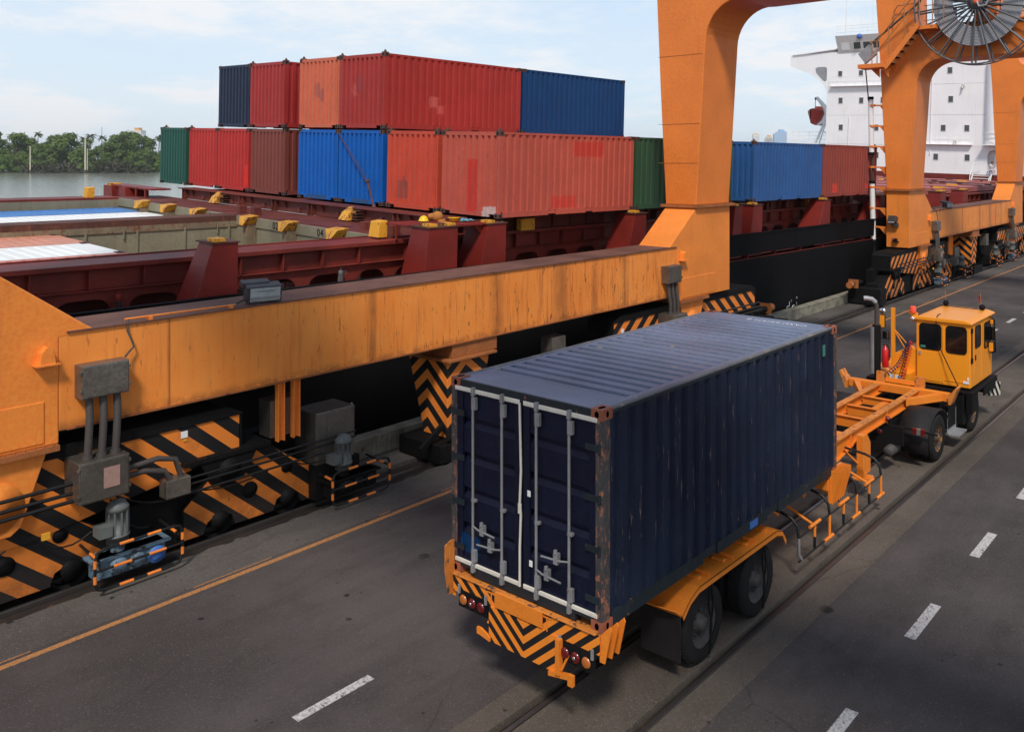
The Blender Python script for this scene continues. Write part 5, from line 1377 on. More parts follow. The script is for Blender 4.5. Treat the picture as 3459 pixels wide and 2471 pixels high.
for z in (9.0, 8.0, 7.0, 6.0, 5.02, 4.0, 3.1, 2.75):
    if z == 2.75: continue
    b.prism([(-15.45, z - .25), (-15.3, z - .3), (-15.35, z + .1), (-15.95, z + .12), (-15.95, z + .05), (-15.7, z + .03)], 1, 40.45, 40.55)
    b.tube([(-16.1, 40.5, z + .04), (-16.1, 40.5, z + .14)], .15, 10)
b.build('pipe_bracket', M['crane'], craneB)
b = MB(); b.obox((-14.95, 40.18, 3.60), (.40, .26, .28), Euler((R(-25), 0, R(-8)))); b.box(-14.95, -14.7, 40.1, 40.30, 3.25, 3.42); fl = b.build('flood_light', M['lampcase'], craneB, bevel=.01)
b = MB(); b.obox((-14.97, 40.045, 3.54), (.34, .012, .22), Euler((R(-25), 0, R(-8)))); b.build('lamp_glass', M['galv'], fl)
b = MB(); b.box(-14.95, -14.7, 40.15, 40.31, 2.52, 2.56); b.tube([(-14.80, 40.2, 2.62), (-14.80, 40.05, 2.62)], .08, 10); b.build('alarm_horn', M['black'], craneB)
b = MB(); b.lathe((-14.92, 40.2, 2.56), 2, [(0, .06), (.14, .06), (.17, .01)], 12); b.build('alarm_beacon', M['redlens'], craneB)

# ================================================================== ROAD TRAIN: container, trailer, tractor
XR, XL = -5.85, -8.29            # sides of the box
YR, YF = 7.15, 13.21             # rear and front of the box
ZB, ZT = 1.26, 3.67
ZG = 0.006
tb = dict(rust=0.04, streak=0.25)
M['tbox'] = paint('truck_container_navy', (0.012, 0.018, 0.040), 0.5, 0.3, 0.0, 0.35, (0.022, 0.02, 0.022), speck=0.80, rustcol=(0.30, 0.19, 0.15), spec=0.22, scale=1.1, specksc=(3.2, 3.2, 0.16))
M['tdoor'] = paint('truck_container_door', (0.006, 0.008, 0.024), 0.5, 0.3, 0.0, 0.3, (0.012, 0.02, 0.026), spec=0.22, speck=0.05, patches=((0, -1.05, -.72, .28, .50, (0.0, 0.04, 0.13)),), scale=1.1)
M['tframe'] = paint('truck_container_frame', (0.014, 0.022, 0.028), 0.5, 0.35, 0.22, 0.3, rustcol=(0.26, 0.10, 0.06), scale=1.5)
M['tpost'] = paint('rust_streaked_post', (0.05, 0.05, 0.052), 0.6, 0.3, 0.55, 0.75, (0.30, 0.12, 0.07), rustcol=(0.28, 0.11, 0.06), scale=2.6, speck=1.2)
M['troof'] = paint('roof_with_sky_sheen', (0.125, 0.155, 0.235), 0.42, 0.3, 0.20, 0.15, (0.2, 0.17, 0.14), speck=0.35, rustcol=(0.26, 0.235, 0.21), spec=0.5, scale=0.9)  # paler than the sides: the sky's reflection is put into the base colour
M['troofedge'] = paint('dusty_roof_edge', (0.15, 0.15, 0.16), 0.6, 0.3, 0.4, 0.2, rustcol=(0.30, 0.22, 0.18), scale=1.6)
M['tcast'] = paint('orange_rust_casting', (0.30, 0.095, 0.05), 0.65, 0.4, 0.3, 0.2, rustcol=(0.2, 0.07, 0.04), scale=3)
def door_end(t, w, H, mat, fm):
    """double doors in the near end"""
    zb, zt = .17, H - .13
    dm_ = M['tdoor']
    for sx in (-1, 1):
        x0, x1 = (-w + .10, -.02) if sx < 0 else (.02, w - .10)
        prof = [(.03, zb)]
        n = 4
        hgt = (zt - zb)
        z = zb
        for k in range(4):
            zc_ = zb + hgt * (0.20 + k * .205)
            prof += [(.03, zc_ - .07), (.075, zc_ - .015), (.075, zc_ + .035), (.03, zc_ + .055)]
        prof += [(.03, zt)]
        b = MB(); b.sheet([[(x, p[0], p[1]) for p in prof] for x in (x0 + .10, x1 - .10)][::-1])
        door = b.build('door', dm_, t, recalc=False)
        b = MB(); b.box(x0, x0 + .1, .012, .05, zb, zt); b.box(x1 - .1, x1, .012, .05, zb, zt); b.box(x0 + .1, x1 - .1, .014, .05, zb, zb + .05); b.box(x0 + .1, x1 - .1, .014, .05, zt - .05, zt); b.box(x0 + .1, x1 - .1, .08, .10, zb, zt)
        b.build('door_frame', dm_, door, bevel=.004)
        for bx in ((-.80, -.30) if sx < 0 else (.26, .76)):
            b = MB(); b.tube([(bx, -.022, .10), (bx, -.022, H - .10)], .017, 8)
            br = b.build('locking_bar', M['barmetal'], door)
            for zz in (.09, H - .17):
                b = MB(); b.box(bx - .022, bx + .022, -.042, .006, zz, zz + .10); b.build('bar_bracket', M['barmetal'], br, bevel=.004)
            for zz in (.22, .95, H - .34):
                hh = .15 if zz in (.22, H - .34) else .035
                b = MB(); b.box(bx - .022, bx + .05, -.034, .012, zz, zz + hh); b.build('bar_bracket', M['barmetal'], br, bevel=.004)
        for hx, hz, dd in (((-.80, .66, 1), (-.30, .50, -1)) if sx < 0 else ((.76, .66, -1), (.26, .44, 1))):
            b = MB(); b.tube([(hx, -.03, hz), (hx + dd * .12, -.045, hz - .02), (hx + dd * .40, -.05, hz - .035)], .012, 6)
            b.box(hx + dd * .18 - .03, hx + dd * .18 + .03, -.055, .0, hz - .07, hz + .05); b.tube([(hx + dd * .18, -.05, hz + .05), (hx + dd * .18, -.05, hz + .09)], .022, 8)
            b.build('door_handle', M['barmetal'], door)
        for k in range(4):
            zz = .30 + k * .55; xh = -w + .04 if sx < 0 else w - .04
            b = MB(); b.box(xh - sx * .0, xh - sx * .20, -.006, .012, zz, zz + .07); b.tube([(xh, -.004, zz - .02), (xh, -.004, zz + .09)], .018, 8); b.build('hinge', fm, door)
    gm = M['gasket']
    for sx in (-1, 1):
        x0, x1 = (-w + .07, -.03) if sx < 0 else (.03, w - .07)
        for zz in (zb - .03, zt - .02):
            b = MB(); b.box(x0, x1, -.006, .014, zz, zz + .055); b.build('gasket', gm, t, bevel=.01)
    b = MB(); b.tube([(-.02, -.004, zb - .02), (-.015, -.008, .6), (.0, -.006, 1.0), (-.005, -.02, 1.12), (.0, -.004, 1.5), (-.02, -.006, zt)], .016, 6); b.box(-.035, .015, -.02, -.01, 1.0, 1.12); b.build('gasket', gm, t)
tc_ = container('shipping_container', 'navy container with rust streaked corners and white door gaskets riding on the orange trailer', M['tbox'],
                loc=((XL + XR) / 2, YR, ZB), L=YF - YR, W=XR - XL, H=ZT - ZB, doors=True, frame_mat=M['tframe'], cast_mat=M['tcast'], nside=22, roof_mat=M['troof'], rdep=.06)
w_ = (XR - XL) / 2; H_ = ZT - ZB; L_ = YF - YR
for sx in (-1, 1):
    b = MB(); b.box(sx * (w_ - .003), sx * (w_ - .10), -.001, .135, .1185, H_ - .1185); b.build('corner_post', M['tpost'], tc_, bevel=.006)
    b = MB(); b.box(sx * (w_ - .004), sx * (w_ - .03), L_ - .11, L_ + .001, .119, H_ - .119); b.build('corner_post', M['tpost'], tc_)
b = MB(); b.box(w_ - .07, w_ + .001, .18, L_ - .18, H_ - .03, H_ - .008); b.box(-w_ - .001, -w_ + .07, .18, L_ - .18, H_ - .03, H_ - .008)
b.build('roof_edge', M['troofedge'], tc_)
text_mesh('roof_number', "CAXU 641571 8", .155, M['whitep'], tc_, Matrix.Translation((.28, L_ - .30, H_ - .0115)) @ Matrix.Rotation(R(180), 4, 'Z'), 1.05)
b = MB(); b.box(w_ - .012, w_ - .006, L_ - .52, L_ - .43, H_ - .42, H_ - .24); b.build('vent_cover', M['greenlabel'], tc_)
b = MB(); b.box(w_ - .004, w_ + .0005, 3.2, 3.42, .04, .14); b.build('paint_patch', M['blue'], tc_)
b = MB()
for x, z in ((.09, 1.22), (.12, .42)): b.box(x, x + .05, .008, .0115, z, z + .07)
b.build('sticker', M['whitep'], tc_)

# ---- trailer
TO = (-7.07, 13.0, 0.0)
tr = thing('skeletal_trailer', 'orange skeletal container trailer with striped tail plate, loaded at its rear half', 'trailer', TO)
for nm, x in (('r', -6.62), ('l', -7.52)):
    b = MB()
    b.box(x - .075, x + .075, 7.1, 19.55, 1.205, 1.225); b.box(x - .008, x + .008, 7.1, 14.9, .86, 1.205); b.box(x - .07, x + .07, 7.1, 14.9, .84, .86)
    b.box(x - .008, x + .008, 15.9, 19.55, 1.02, 1.205); b.box(x - .07, x + .07, 15.9, 19.55, 1.0, 1.02)
    b.prism([(14.9, .86), (15.9, 1.02), (15.9, 1.205), (14.9, 1.205)], 0, x - .008, x + .008); b.prism([(14.9, .84), (15.9, 1.0), (15.9, 1.02), (14.9, .86)], 0, x - .07, x + .07)
    for y in (8.6, 10.2, 11.8, 13.5, 15.45, 17.3): b.box(x - .07, x + .07, y, y + .012, .87, 1.205)
    rail_ = b.build('main_rail', M['trailer'], tr)
    b = MB(); b.box(x - .076, x + .076, 13.3, 19.5, 1.2249, 1.228); b.build('worn_rail_top', M['trailer_worn'], rail_)
for y in (9.0, 10.4, 11.9, 13.4, 14.3, 16.55, 17.35, 18.2):
    b = MB(); b.box(-7.445, -6.695, y, y + .012, .96, 1.19); b.box(-7.445, -6.695, y - .04, y + .05, 1.17, 1.185)
    b.build('cross_member', M['trailer'], tr)
b = MB(); b.tube([(-7.5, 15.55, 1.08), (-6.65, 15.55, 1.08)], .085, 12); b.build('cross_tube', M['trailer'], tr)
b = MB(); b.box(-7.0, -6.85, 17.4, 18.2, 1.10, 1.13); b.build('centre_plate', M['trailer'], tr)
# front bolster with guides
b = MB(); b.box(-8.22, -5.92, 19.25, 19.42, 1.06, 1.235)
b.prism([(-8.1, 19.25), (-7.6, 18.35), (-7.6, 18.55), (-7.95, 19.25)], 2, 1.06, 1.22); b.prism([(-6.04, 19.25), (-6.54, 18.35), (-6.54, 18.55), (-6.2, 19.25)], 2, 1.06, 1.22)
b.build('front_bolster', M['trailer'], tr, bevel=.006)
for sx, x in ((-1, -8.24), (1, -5.90)):
    b = MB(); b.prism([(x, 1.02), (x + sx * .05, 1.02), (x + sx * .20, 1.40), (x + sx * .17, 1.42), (x, 1.20)], 1, 19.18, 19.44); b.build('corner_guide', M['trailer_worn'], tr)
for x in (-7.52, -6.62):
    b = MB(); b.box(x - .11, x + .11, 19.44, 19.52, 1.22, 1.46); b.box(x - .11, x + .11, 19.38, 19.44, 1.20, 1.24); b.build('front_stop', M['trailer_worn'], tr, bevel=.006)
b = MB(); b.box(-7.4, -6.73, 19.42, 19.50, 1.26, 1.34); b.build('front_stop_bar', M['trailer'], tr)
for x in (-6.62, -6.35):
    pass
b = MB(); b.lathe((-6.54, 17.2, 1.08), 0, [(0, .05), (.05, .05), (.09, .02), (.09, .001)], 10); b.build('side_marker', M['redlens'], tr)
# landing legs
for x in (-6.38, -7.76):
    b = MB(); b.box(x - .07, x + .07, 15.45, 15.62, .42, 1.2); b.prism([(15.62, .45), (15.8, .45), (15.8, 1.0), (15.62, 1.22)], 0, x - .07, x + .07); b.box(x - .16, x + .16, 15.40, 15.74, .36, .40); b.tube([(x, 15.53, .4), (x, 15.53, .5)], .09, 8)
    b.build('landing_leg', M['trailer'], tr, bevel=.008)
b = MB(); b.tube([(-6.6, 15.2, .95), (-6.4, 15.5, .62)], .022, 6); b.tube([(-7.5, 15.2, .95), (-7.7, 15.5, .62)], .022, 6); b.build('leg_brace', M['trailer'], tr)
# mid twist-lock bolster at the front of the box, with fins
def fins(x, y0, n, dy, zt_, zb_, sx, nm='guide_fin'):
    for k in range(n):
        b = MB(); y = y0 + k * dy
        b.prism([(x, zt_ - .12), (x + sx * .03, zt_), (x + sx * .17, zt_ + .04), (x + sx * .05, zb_), (x, zb_)], 1, y, y + .014)
        b.build(nm, M['trailer'], tr)
b = MB(); b.box(-8.25, -5.89, 12.95, 13.3, 1.03, 1.20); b.build('middle_bolster', M['trailer'], tr, bevel=.006)
b = MB(); b.box(-5.90, -5.86, 12.98, 13.45, .82, 1.36); b.build('fin_plate', M['trailer'], tr)
for k in range(6):
    b = MB(); y = 13.0 + k * .085
    b.prism([(-5.86, .84), (-5.83, .80), (-5.70, 1.28), (-5.70, 1.36), (-5.86, 1.36)], 1, y, y + .012); b.build('guide_fin', M['trailer'], tr)
# tail: striped plates
M['hzT'] = hazard('hazard_tail_chevron', lambda t: t.math('SUBTRACT', t.xyz()[2], t.math('MULTIPLY', t.math('ABSOLUTE', t.math('SUBTRACT', t.xyz()[0], 0.09)), .80)), 0.175, c1=(0.85, 0.25, 0.025), dirt=.25)
b = MB(); b.box(-8.20, -5.86, 7.105, 7.12, 1.05, 1.255); b.build('tail_bolster_plate', M['hzT'], tr)
b = MB(); b.box(-8.22, -5.87, 7.1201, 7.45, 1.04, 1.252); b.box(-8.2, -5.9, 7.08, 7.16, 1.2551, 1.272); b.build('tail_bolster', M['trailer_worn'], tr, bevel=.006)
b = MB(); b.box(-7.55, -6.42, 7.09, 7.104, .65, 1.06); b.build('tail_plate', M['hzT'], tr)
b = MB(); b.box(-7.44, -6.67, 7.075, 7.089, 1.085, 1.27); b.build('number_plate', M['trailer'], tr, bevel=.004)
b = MB(); b.box(-6.43, -6.37, 7.03, 7.09, .68, 1.07); b.tube([(-6.36, 7.06, .74), (-6.28, 7.09, .92)], .015, 6)
b.prism([(-6.56, .66), (-6.26, .72), (-6.20, .72), (-6.20, .60), (-6.27, .60), (-6.27, .66), (-6.56, .61)], 1, 7.055, 7.10); b.build('tow_hook', M['trailer'], tr)
b = MB(); b.prism([(-7.52, .70), (-7.68, .76), (-7.74, .76), (-7.74, .68), (-7.70, .68), (-7.52, .65)], 1, 7.07, 7.10)
b.build('tow_hook', M['trailer'], tr)
for x0, cols, zz in ((-8.08, ('amber', 'redlens', 'redlens'), 1.0), (-6.42, ('redlens', 'redlens', 'amber'), .93)):
    b = MB(); b.box(x0, x0 + .50, 7.09, 7.12, zz - .10, zz + .10); lb_ = b.build('light_panel', M['black'], tr)
    for k, c_ in enumerate(cols):
        b = MB(); x = x0 + .09 + k * .155; b.lathe((x, 7.08, zz), 1, [(-.02, .001), (-.02, .04), (-.013, .056), (0, .062)], 18); tl_ = b.build('tail_light', M[c_], tr)
        if k == 1:
            b = MB(); b.lathe((x, 7.05, zz + .005), 1, [(-.004, .001), (-.004, .018), (0, .02)], 8); b.build('reflector', M['reflector'], tl_)
    for x in (x0 + .0, x0 + .47):
        b = MB(); b.box(x, x + .03, 7.07, 7.09, zz + .06, zz + .17); b.build('light_bracket', M['galv'], tr)
for sx, x in ((1, -5.86), (-1, -8.22)):
    for k in range(3):
        b = MB(); y = 7.14 + k * .12
        b.prism([(x - sx * .02, 1.24), (x - sx * .02, .96), (x + sx * .05, .96), (x + sx * .14, 1.34), (x + sx * .12, 1.38)], 1, y, y + .014); b.build('tail_fin', M['trailer'], tr)
    if sx < 0: b = MB(); b.prism([(7.1, 1.24), (7.2, 1.36), (7.48, 1.40), (7.48, .95), (7.1, .98)] if sx > 0 else [(7.0, 1.30), (7.0, 1.62), (7.10, 1.66), (7.48, 1.60), (7.48, 1.0), (7.05, 1.0)], 0, x + sx * .01, x + sx * .022); b.build('tail_guide', M['trailer'] if sx > 0 else M['trailer_worn'], tr)
# wheels: two axles, duals
def wheel(parent, x, y, r, sx, width=.26, rim='rim', nm='wheel', hubcol=None):
    b = MB()
    prof = [(0, r * .60), (.008, r * .72), (.0, r * .90), (.03, r * .985), (.06, r), (width - .06, r), (width - .03, r * .985), (width, r * .90), (width - .008, r * .72), (width, r * .6)]
    b.lathe((x, y, r + ZG), 0, [(-sx * a, q) for a, q in prof], 40)
    nb = 56
    for k in range(nb):
        a = 2 * math.pi * k / nb
        for (w0, w1) in ((.03, .10), (width - .10, width - .03)):
            c_ = Vector((x - sx * (w0 + w1) / 2, y + (r + .002) * math.cos(a), r + ZG + (r + .002) * math.sin(a)))
            b.obox(c_, (w1 - w0, .018, .012), Euler((a - math.pi / 2, 0, 0)))
    w = b.build(nm, M['tyre'], parent)
    b = MB(); b.lathe((x, y, r + ZG), 0, [(-sx * a, q) for a, q in [(.012, r * .61), (.02, r * .55), (.07, r * .50), (.10, r * .40), (.085, r * .24), (.03, r * .20), (.0, r * .17), (-.015, r * .12), (-.015, .001)]], 28)
    for k in range(8):
        a = k * math.pi / 4; b.cyl((x - sx * .09, y + r * .32 * math.cos(a), r + ZG + r * .32 * math.sin(a)), (x - sx * .05, y + r * .32 * math.cos(a), r + ZG + r * .32 * math.sin(a)), .016, 6)
    b.build('rim', M[rim], w)
    b = MB(); b.lathe((x, y, r + ZG), 0, [(-sx * a, q) for a, q in [(.10, r * .2), (.10, r * .56), (.14, r * .6)]], 20); b.build('inner_rim', M['black'], w)
    return w
RT = .475
for y in (9.22, 10.62):
    for sx, x in ((1, -5.87), (-1, -8.27)):
        wheel(tr, x, y, RT, sx)
        wheel(tr, x - sx * .30, y, RT, sx, nm='inner_wheel')
    b = MB(); b.cyl((-8.1, y, RT), (-6.0, y, RT), .08, 12); b.build('axle', M['black'], tr)
b = MB()
for x in (-6.62, -7.52): b.prism([(8.5, .84), (11.4, .84), (11.0, .62), (10.1, .72), (9.9, .55), (9.7, .72), (8.9, .62)], 0, x - .05, x + .05)
b.build('suspension', M['black'], tr)
for y in (9.22, 10.62):   # loose straps hanging over the wheels
    b = MB(); b.tube([(-5.83, y + .06, .98), (-5.82, y + .02, .75), (-5.82, y + .09, .45), (-5.81, y + .02, .12)], .014, 6); b.tube([(-5.83, y + .10, .96), (-5.82, y + .13, .7), (-5.82, y + .05, .40), (-5.81, y + .07, .2)], .012, 6); b.build('wheel_strap', M['black'], tr)
for sx, x in ((1, -5.80), (-1, -8.34)):
    b = MB(); pr = [(8.62, .86), (8.80, .99), (9.0, 1.06), (11.05, 1.06), (11.22, 1.0), (11.34, .84)]
    b.sheet([[(xx, y, z) for y, z in pr] for xx in (x, x - sx * .62)][::(1 if sx > 0 else -1)])
    b.sheet([[(x, y, z) for y, z in pr], [(x, y + (.03 if i == 0 else -.03 if i == 5 else 0), z - .07) for i, (y, z) in enumerate(pr)]][::(-1 if sx > 0 else 1)])
    b.sheet([[(x - sx * .0, 8.60, .86), (x - sx * .62, 8.60, .86)], [(x, 8.46, .98), (x - sx * .62, 8.3, 1.05)]])
    for y in (9.3, 9.9, 10.5): b.box(x - sx * .05, x - sx * .25, y, y + .012, 1.06, 1.11)
    for y in (9.15, 9.75, 10.35, 10.9): b.box(x - sx * .12, x - sx * .3, y, y + .07, 1.06, 1.085)
    fd = b.build('mudguard', M['trailer'], tr)
    md = fd.modifiers.new('solid', 'SOLIDIFY'); md.thickness = .008
    b = MB(); b.box(x - sx * .0, x - sx * .60, 8.57, 8.585, .30, .86); b.build('mud_flap', M['rubber'], tr, bevel=.004)
# side guard frames
def guard(y0, y1):
    x = -5.86
    b = MB()
    ys = [y0 + (y1 - y0) * k / 3 for k in range(4)]
    for i, y in enumerate(ys):
        last = i == 3; first = i == 0
        b.mat(1)
        b.tube([(-6.55, y, 1.02), (x - .3, y, .98), (x - .12, y, .93), (x - .02, y, .82), (x, y, .66)], .024, 8)
        b.mat(0 if not first else 2); b.tube([(x, y, .66), (x, y, .40), (x, y + (.1 if first else 0), .30)], .024, 8)
        if i < 3:
            ym = y + (y1 - y0) / 6
            b.mat(0); b.tube([(x, ym, .70), (x, ym, .50)], .024, 8); b.mat(1); b.tube([(x, ym, .50), (x, ym, .32)], .024, 8)
            b.mat(0); b.tube([(-6.5, ym + .12, .84), (x - .02, ym + .12, .60)], .022, 8)
            yn = ys[i + 1]
            b.mat(1); b.tube([(x, y, .66), (x, yn, .66)], .016, 6); b.tube([(x, y, .30), (x, yn, .30)], .016, 6)
            b.mat(0); b.tube([(x + .004, ym - .18, .70), (x + .004, ym + .18, .70)], .028, 8)
            b.tube([(x + .004, yn - .20, .30), (x + .004, yn + .12, .30)], .028, 8)
    b.mat(0); b.tube([(x, y1, .40), (x, y1 + .05, .32), (x, y1 - .08, .29)], .024, 8)
    g = b.build('side_guard', [M['trailer'], M['darkpipe'], M['galv']], tr)
guard(11.85, 15.15)
b = MB()
for y in (12.3, 13.25, 14.3): b.prism([(y, .86), (y + .3, .86), (y + .26, .66), (y + .2, .60), (y + .08, .70), (y - .1, .78)], 0, -6.56, -6.545)
b.build('gusset_bracket', M['trailer'], tr)

# ---- tractor
tk = thing('terminal_tractor', 'yellow terminal tractor with narrow offset cab pulling the orange trailer', 'truck', (-7.07, 20.0, 0))
b = MB()
for x in (-7.5, -6.64): b.box(x - .05, x + .05, 17.3, 22.6, .62, .92)
b.box(-7.9, -6.2, 17.25, 17.3, .55, .95)
for y in (17.9, 19.2, 20.6, 22.2): b.box(-7.45, -6.69, y, y + .08, .66, .88)
b.build('chassis', M['black'], tk, bevel=.01)
b = MB(); b.box(-7.45, -6.7, 17.6, 18.9, .93, 1.0); b.build('fifth_wheel', M['black'], tk, bevel=.02)
b = MB(); b.lathe((-6.7, 17.24, .78), 1, [(-.03, .001), (-.03, .05), (0, .06)], 14); b.build('tail_light', M['redlens'], tk)
b = MB(); b.lathe((-6.45, 17.15, .45), 1, [(-.1, .001), (-.1, .10), (.3, .12)], 14); b.build('air_tank', M['rim'], tk)
for y, rm in ((18.45, 'yrim'), (21.0, 'yrim')):
    for sx, x in ((1, -5.87), (-1, -8.27)):
        wheel(tk, x, y, .48, sx, width=.28, rim=rm)
        if y < 19: wheel(tk, x - sx * .31, y, .48, sx, width=.26, rim='rim', nm='inner_wheel')
    b = MB(); b.cyl((-8.1, y, .48), (-6.0, y, .48), .09, 10); b.build('axle', M['black'], tk)
for sx, x in ((1, -5.86), (-1, -8.28)):
    b = MB(); pr = [(17.72, .30), (17.72, .72)] + [(18.45 + .72 * math.cos(a), .48 + .60 * math.sin(a)) for a in [math.pi * (1 - k / 10) for k in range(2, 9)]] + [(19.15, .75)]
    b.sheet([[(xx, y, z) for y, z in pr] for xx in (x, x - sx * .64)][::(1 if sx > 0 else -1)])
    f_ = b.build('rear_mudguard', M['rubber'], tk); md = f_.modifiers.new('solid', 'SOLIDIFY'); md.thickness = .02
    for s_ in f_.data.polygons: s_.use_smooth = True
b = MB(); b.tube([(-6.35, 17.60, .84), (-5.62, 17.60, .80)], .022, 6); b.build('lamp_bar', M['black'], tk)
for k, c_ in enumerate(('redlens', 'reflector', 'redlens')):
    b = MB(); x = -6.12 + k * .085; b.box(x, x + .082, 17.54, 17.60, .75, .87); b.build('tail_lamp', M[c_], tk)
# deck and front end
b = MB(); b.box(-8.25, -5.72, 20.35, 22.5, .98, 1.05); b.box(-5.86, -5.72, 20.35, 20.37, .55, 1.0); b.box(-5.80, -5.74, 20.37, 20.9, .55, 1.0); b.box(-5.76, -5.72, 21.35, 22.5, .78, 1.0)
b.box(-6.6, -5.9, 20.3, 20.6, .3, .98); b.build('deck', M['black'], tk, bevel=.02)
b = MB(); b.box(-6.7, -6.1, 19.3, 20.1, .72, .98); b.box(-6.25, -5.95, 19.35, 19.9, .42, .92); b.build('battery_box', M['black'], tk, bevel=.02)
b = MB(); b.box(-6.0, -5.72, 19.35, 19.95, .30, .33)
for k in range(6): b.box(-6.0, -5.72, 19.38 + k * .09, 19.41 + k * .09, .33, .34)
b.box(-5.98, -5.96, 19.35, 19.95, .30, .80); b.build('step', M['galv'], tk)
b = MB(); b.box(-8.2, -5.75, 22.5, 22.62, .55, .95); b.build('front_bumper', M['black'], tk, bevel=.02)
M['hzW'] = hazard('hazard_white_stripes', lambda t: t.math('ADD', t.xyz()[0], t.math('MULTIPLY', t.xyz()[2], .35)), .11, c1=(.75, .72, .6), dirt=.1)
b = MB(); b.add([(-5.95, 22.35, .92), (-5.62, 22.35, .92), (-5.62, 22.35, .60), (-5.95, 22.35, .52), (-5.95, 22.38, .92), (-5.62, 22.38, .92), (-5.62, 22.38, .60), (-5.95, 22.38, .52)], [(0, 1, 2, 3), (7, 6, 5, 4), (0, 4, 5, 1), (1, 5, 6, 2), (2, 6, 7, 3), (3, 7, 4, 0)]); b.build('bumper_end_plate', M['hzW'], tk)
# cab
CX0, CX1, CY0, CY1, CZ0, CZ1 = -7.06, -5.80, 20.5, 22.3, 1.10, 2.60
def wall_holes(b, axis, pos, thick, u0, u1, z0, z1, holes):
    """rect wall with rect holes, built from strips"""
    us = sorted({u0, u1, *[h[0] for h in holes], *[h[1] for h in holes]}); zs = sorted({z0, z1, *[h[2] for h in holes], *[h[3] for h in holes]})
    for i in range(len(us) - 1):
        for j in range(len(zs) - 1):
            uc, zc_ = (us[i] + us[i + 1]) / 2, (zs[j] + zs[j + 1]) / 2
            if any(h[0] < uc < h[1] and h[2] < zc_ < h[3] for h in holes): continue
            if axis == 1: b.box(us[i], us[i + 1], pos, pos + thick, zs[j], zs[j + 1])
            else: b.box(pos, pos + thick, us[i], us[i + 1], zs[j], zs[j + 1])
b = MB()
b.box(CX0, CX1, CY0, CY1, CZ0, CZ1); 
cab = b.build('cab', M['cab'], tk, bevel=.025)
b = MB(); b.prism([(CX0 - .05, CZ1 - .02), (CX1 + .05, CZ1 - .02), (CX1 + .05, CZ1 + .02), (CX1 - .12, CZ1 + .07), (CX0 + .1, CZ1 + .07), (CX0 - .05, CZ1 + .02)], 1, CY0 - .06, CY1 + .12); b.build('cab_roof', M['cab'], tk, bevel=.015)
# cab windows are opaque near-black panels with nothing behind them
def glass_panel(axis, pos, u0, u1, z0, z1, rr=.07):
    pts = [(u1 - rr, z0), (u1 - rr * .3, z0 + rr * .3), (u1, z0 + rr), (u1, z1 - rr), (u1 - rr * .3, z1 - rr * .3), (u1 - rr, z1), (u0 + rr, z1), (u0 + rr * .3, z1 - rr * .3), (u0, z1 - rr), (u0, z0 + rr), (u0 + rr * .3, z0 + rr * .3), (u0 + rr, z0)]
    b = MB(); b.prism(pts, axis, pos[0], pos[1]); w = b.build('window', M['glass'], cab)
    b = MB(); q = [(u, z) for u, z in pts]
    mid = pos[0] if abs(pos[0]) > 0 else pos[0]
    loop = [((p_[0], mid, p_[1]) if axis == 1 else (mid, p_[0], p_[1])) for p_ in q]
    b.tube(loop, .014, 6, closed=True); b.build('window_seal', M['black'], w)
glass_panel(1, (CY0 - .006, CY0 + .02), -6.97, -6.47, 1.90, 2.50)
glass_panel(1, (CY0 - .006, CY0 + .02), -6.35, -5.89, 1.88, 2.50)
glass_panel(0, (CX1 + .008, CX1 - .02), 20.86, 21.28, 1.98, 2.48, .05)
glass_panel(0, (CX1 + .008, CX1 - .02), 21.62, 22.15, 1.85, 2.45, .05)
glass_panel(1, (CY1 + .006, CY1 - .02), -6.97, -5.92, 1.75, 2.50)
glass_panel(0, (CX0 - .008, CX0 + .02), 20.9, 22.1, 1.85, 2.5)
b = MB(); b.box(-7.03, -6.42, CY0 - .014, CY0 - .001, 1.16, 1.86); b.build('rear_door', M['cab'], cab, bevel=.006)
b = MB(); b.box(-6.43, -6.41, CY0 - .016, CY0, 1.14, 2.55); b.box(-6.40, -5.84, CY0 - .012, CY0, 1.22, 1.235); b.box(CX1, CX1 + .008, 21.38, 21.395, 1.2, 2.5); b.box(CX1, CX1 + .008, 20.78, 20.79, 1.4, 2.5); b.build('panel_seam', M['cab'], cab)
b = MB(); b.box(CX1, CX1 + .02, 20.56, 20.60, 1.75, 2.50); b.box(CX1, CX1 + .03, 20.52, 20.62, 1.68, 1.80); b.box(CX1, CX1 + .03, 20.52, 20.62, 2.38, 2.48); b.box(CX1, CX1 + .02, 20.86, 20.90, 1.70, 1.82); b.build('hinge', M['black'], cab)
b = MB(); b.box(-6.98, -6.94, CY0 - .04, CY0 - .01, 1.76, 1.84); b.build('door_handle', M['galv'], cab)
b = MB(); b.box(CX1 - .16, CX1 - .03, CY0 - .018, CY0 - .012, 1.21, 1.27); b.box(CX1 - .07, CX1 - .03, CY0 - .018, CY0 - .012, 1.29, 1.36); b.build('sticker', M['whitep'], cab)
b = MB(); b.box(-6.95, -6.83, CY0 - .012, CY0 - .005, 1.93, 1.985); b.build('sticker', M['greenlabel'], cab)
b = MB(); b.tube([(-6.55, CY0 + .06, 2.73), (-6.55, CY0 - .02, 2.72), (-6.57, CY0 - .05, 2.62), (-6.57, CY0 - .05, 2.06)], .012, 6); b.tube([(-6.55, CY0 + .06, 2.73), (-6.55, CY0 + .2, 2.73)], .012, 6)
b.tube([(-6.53, CY0 - .05, 2.06), (-5.95, CY0 - .22, 1.06)], .012, 6); b.box(-6.0, -5.9, CY0 - .26, CY0 - .18, 1.05, 1.08); b.build('stay_rod', M['black'], cab)
b = MB(); b.lathe((-7.14, 20.52, 2.72), 2, [(0, .075), (.02, .075), (.14, .07), (.16, .05), (.16, .001)], 16); b.build('beacon', M['beacon'], tk)
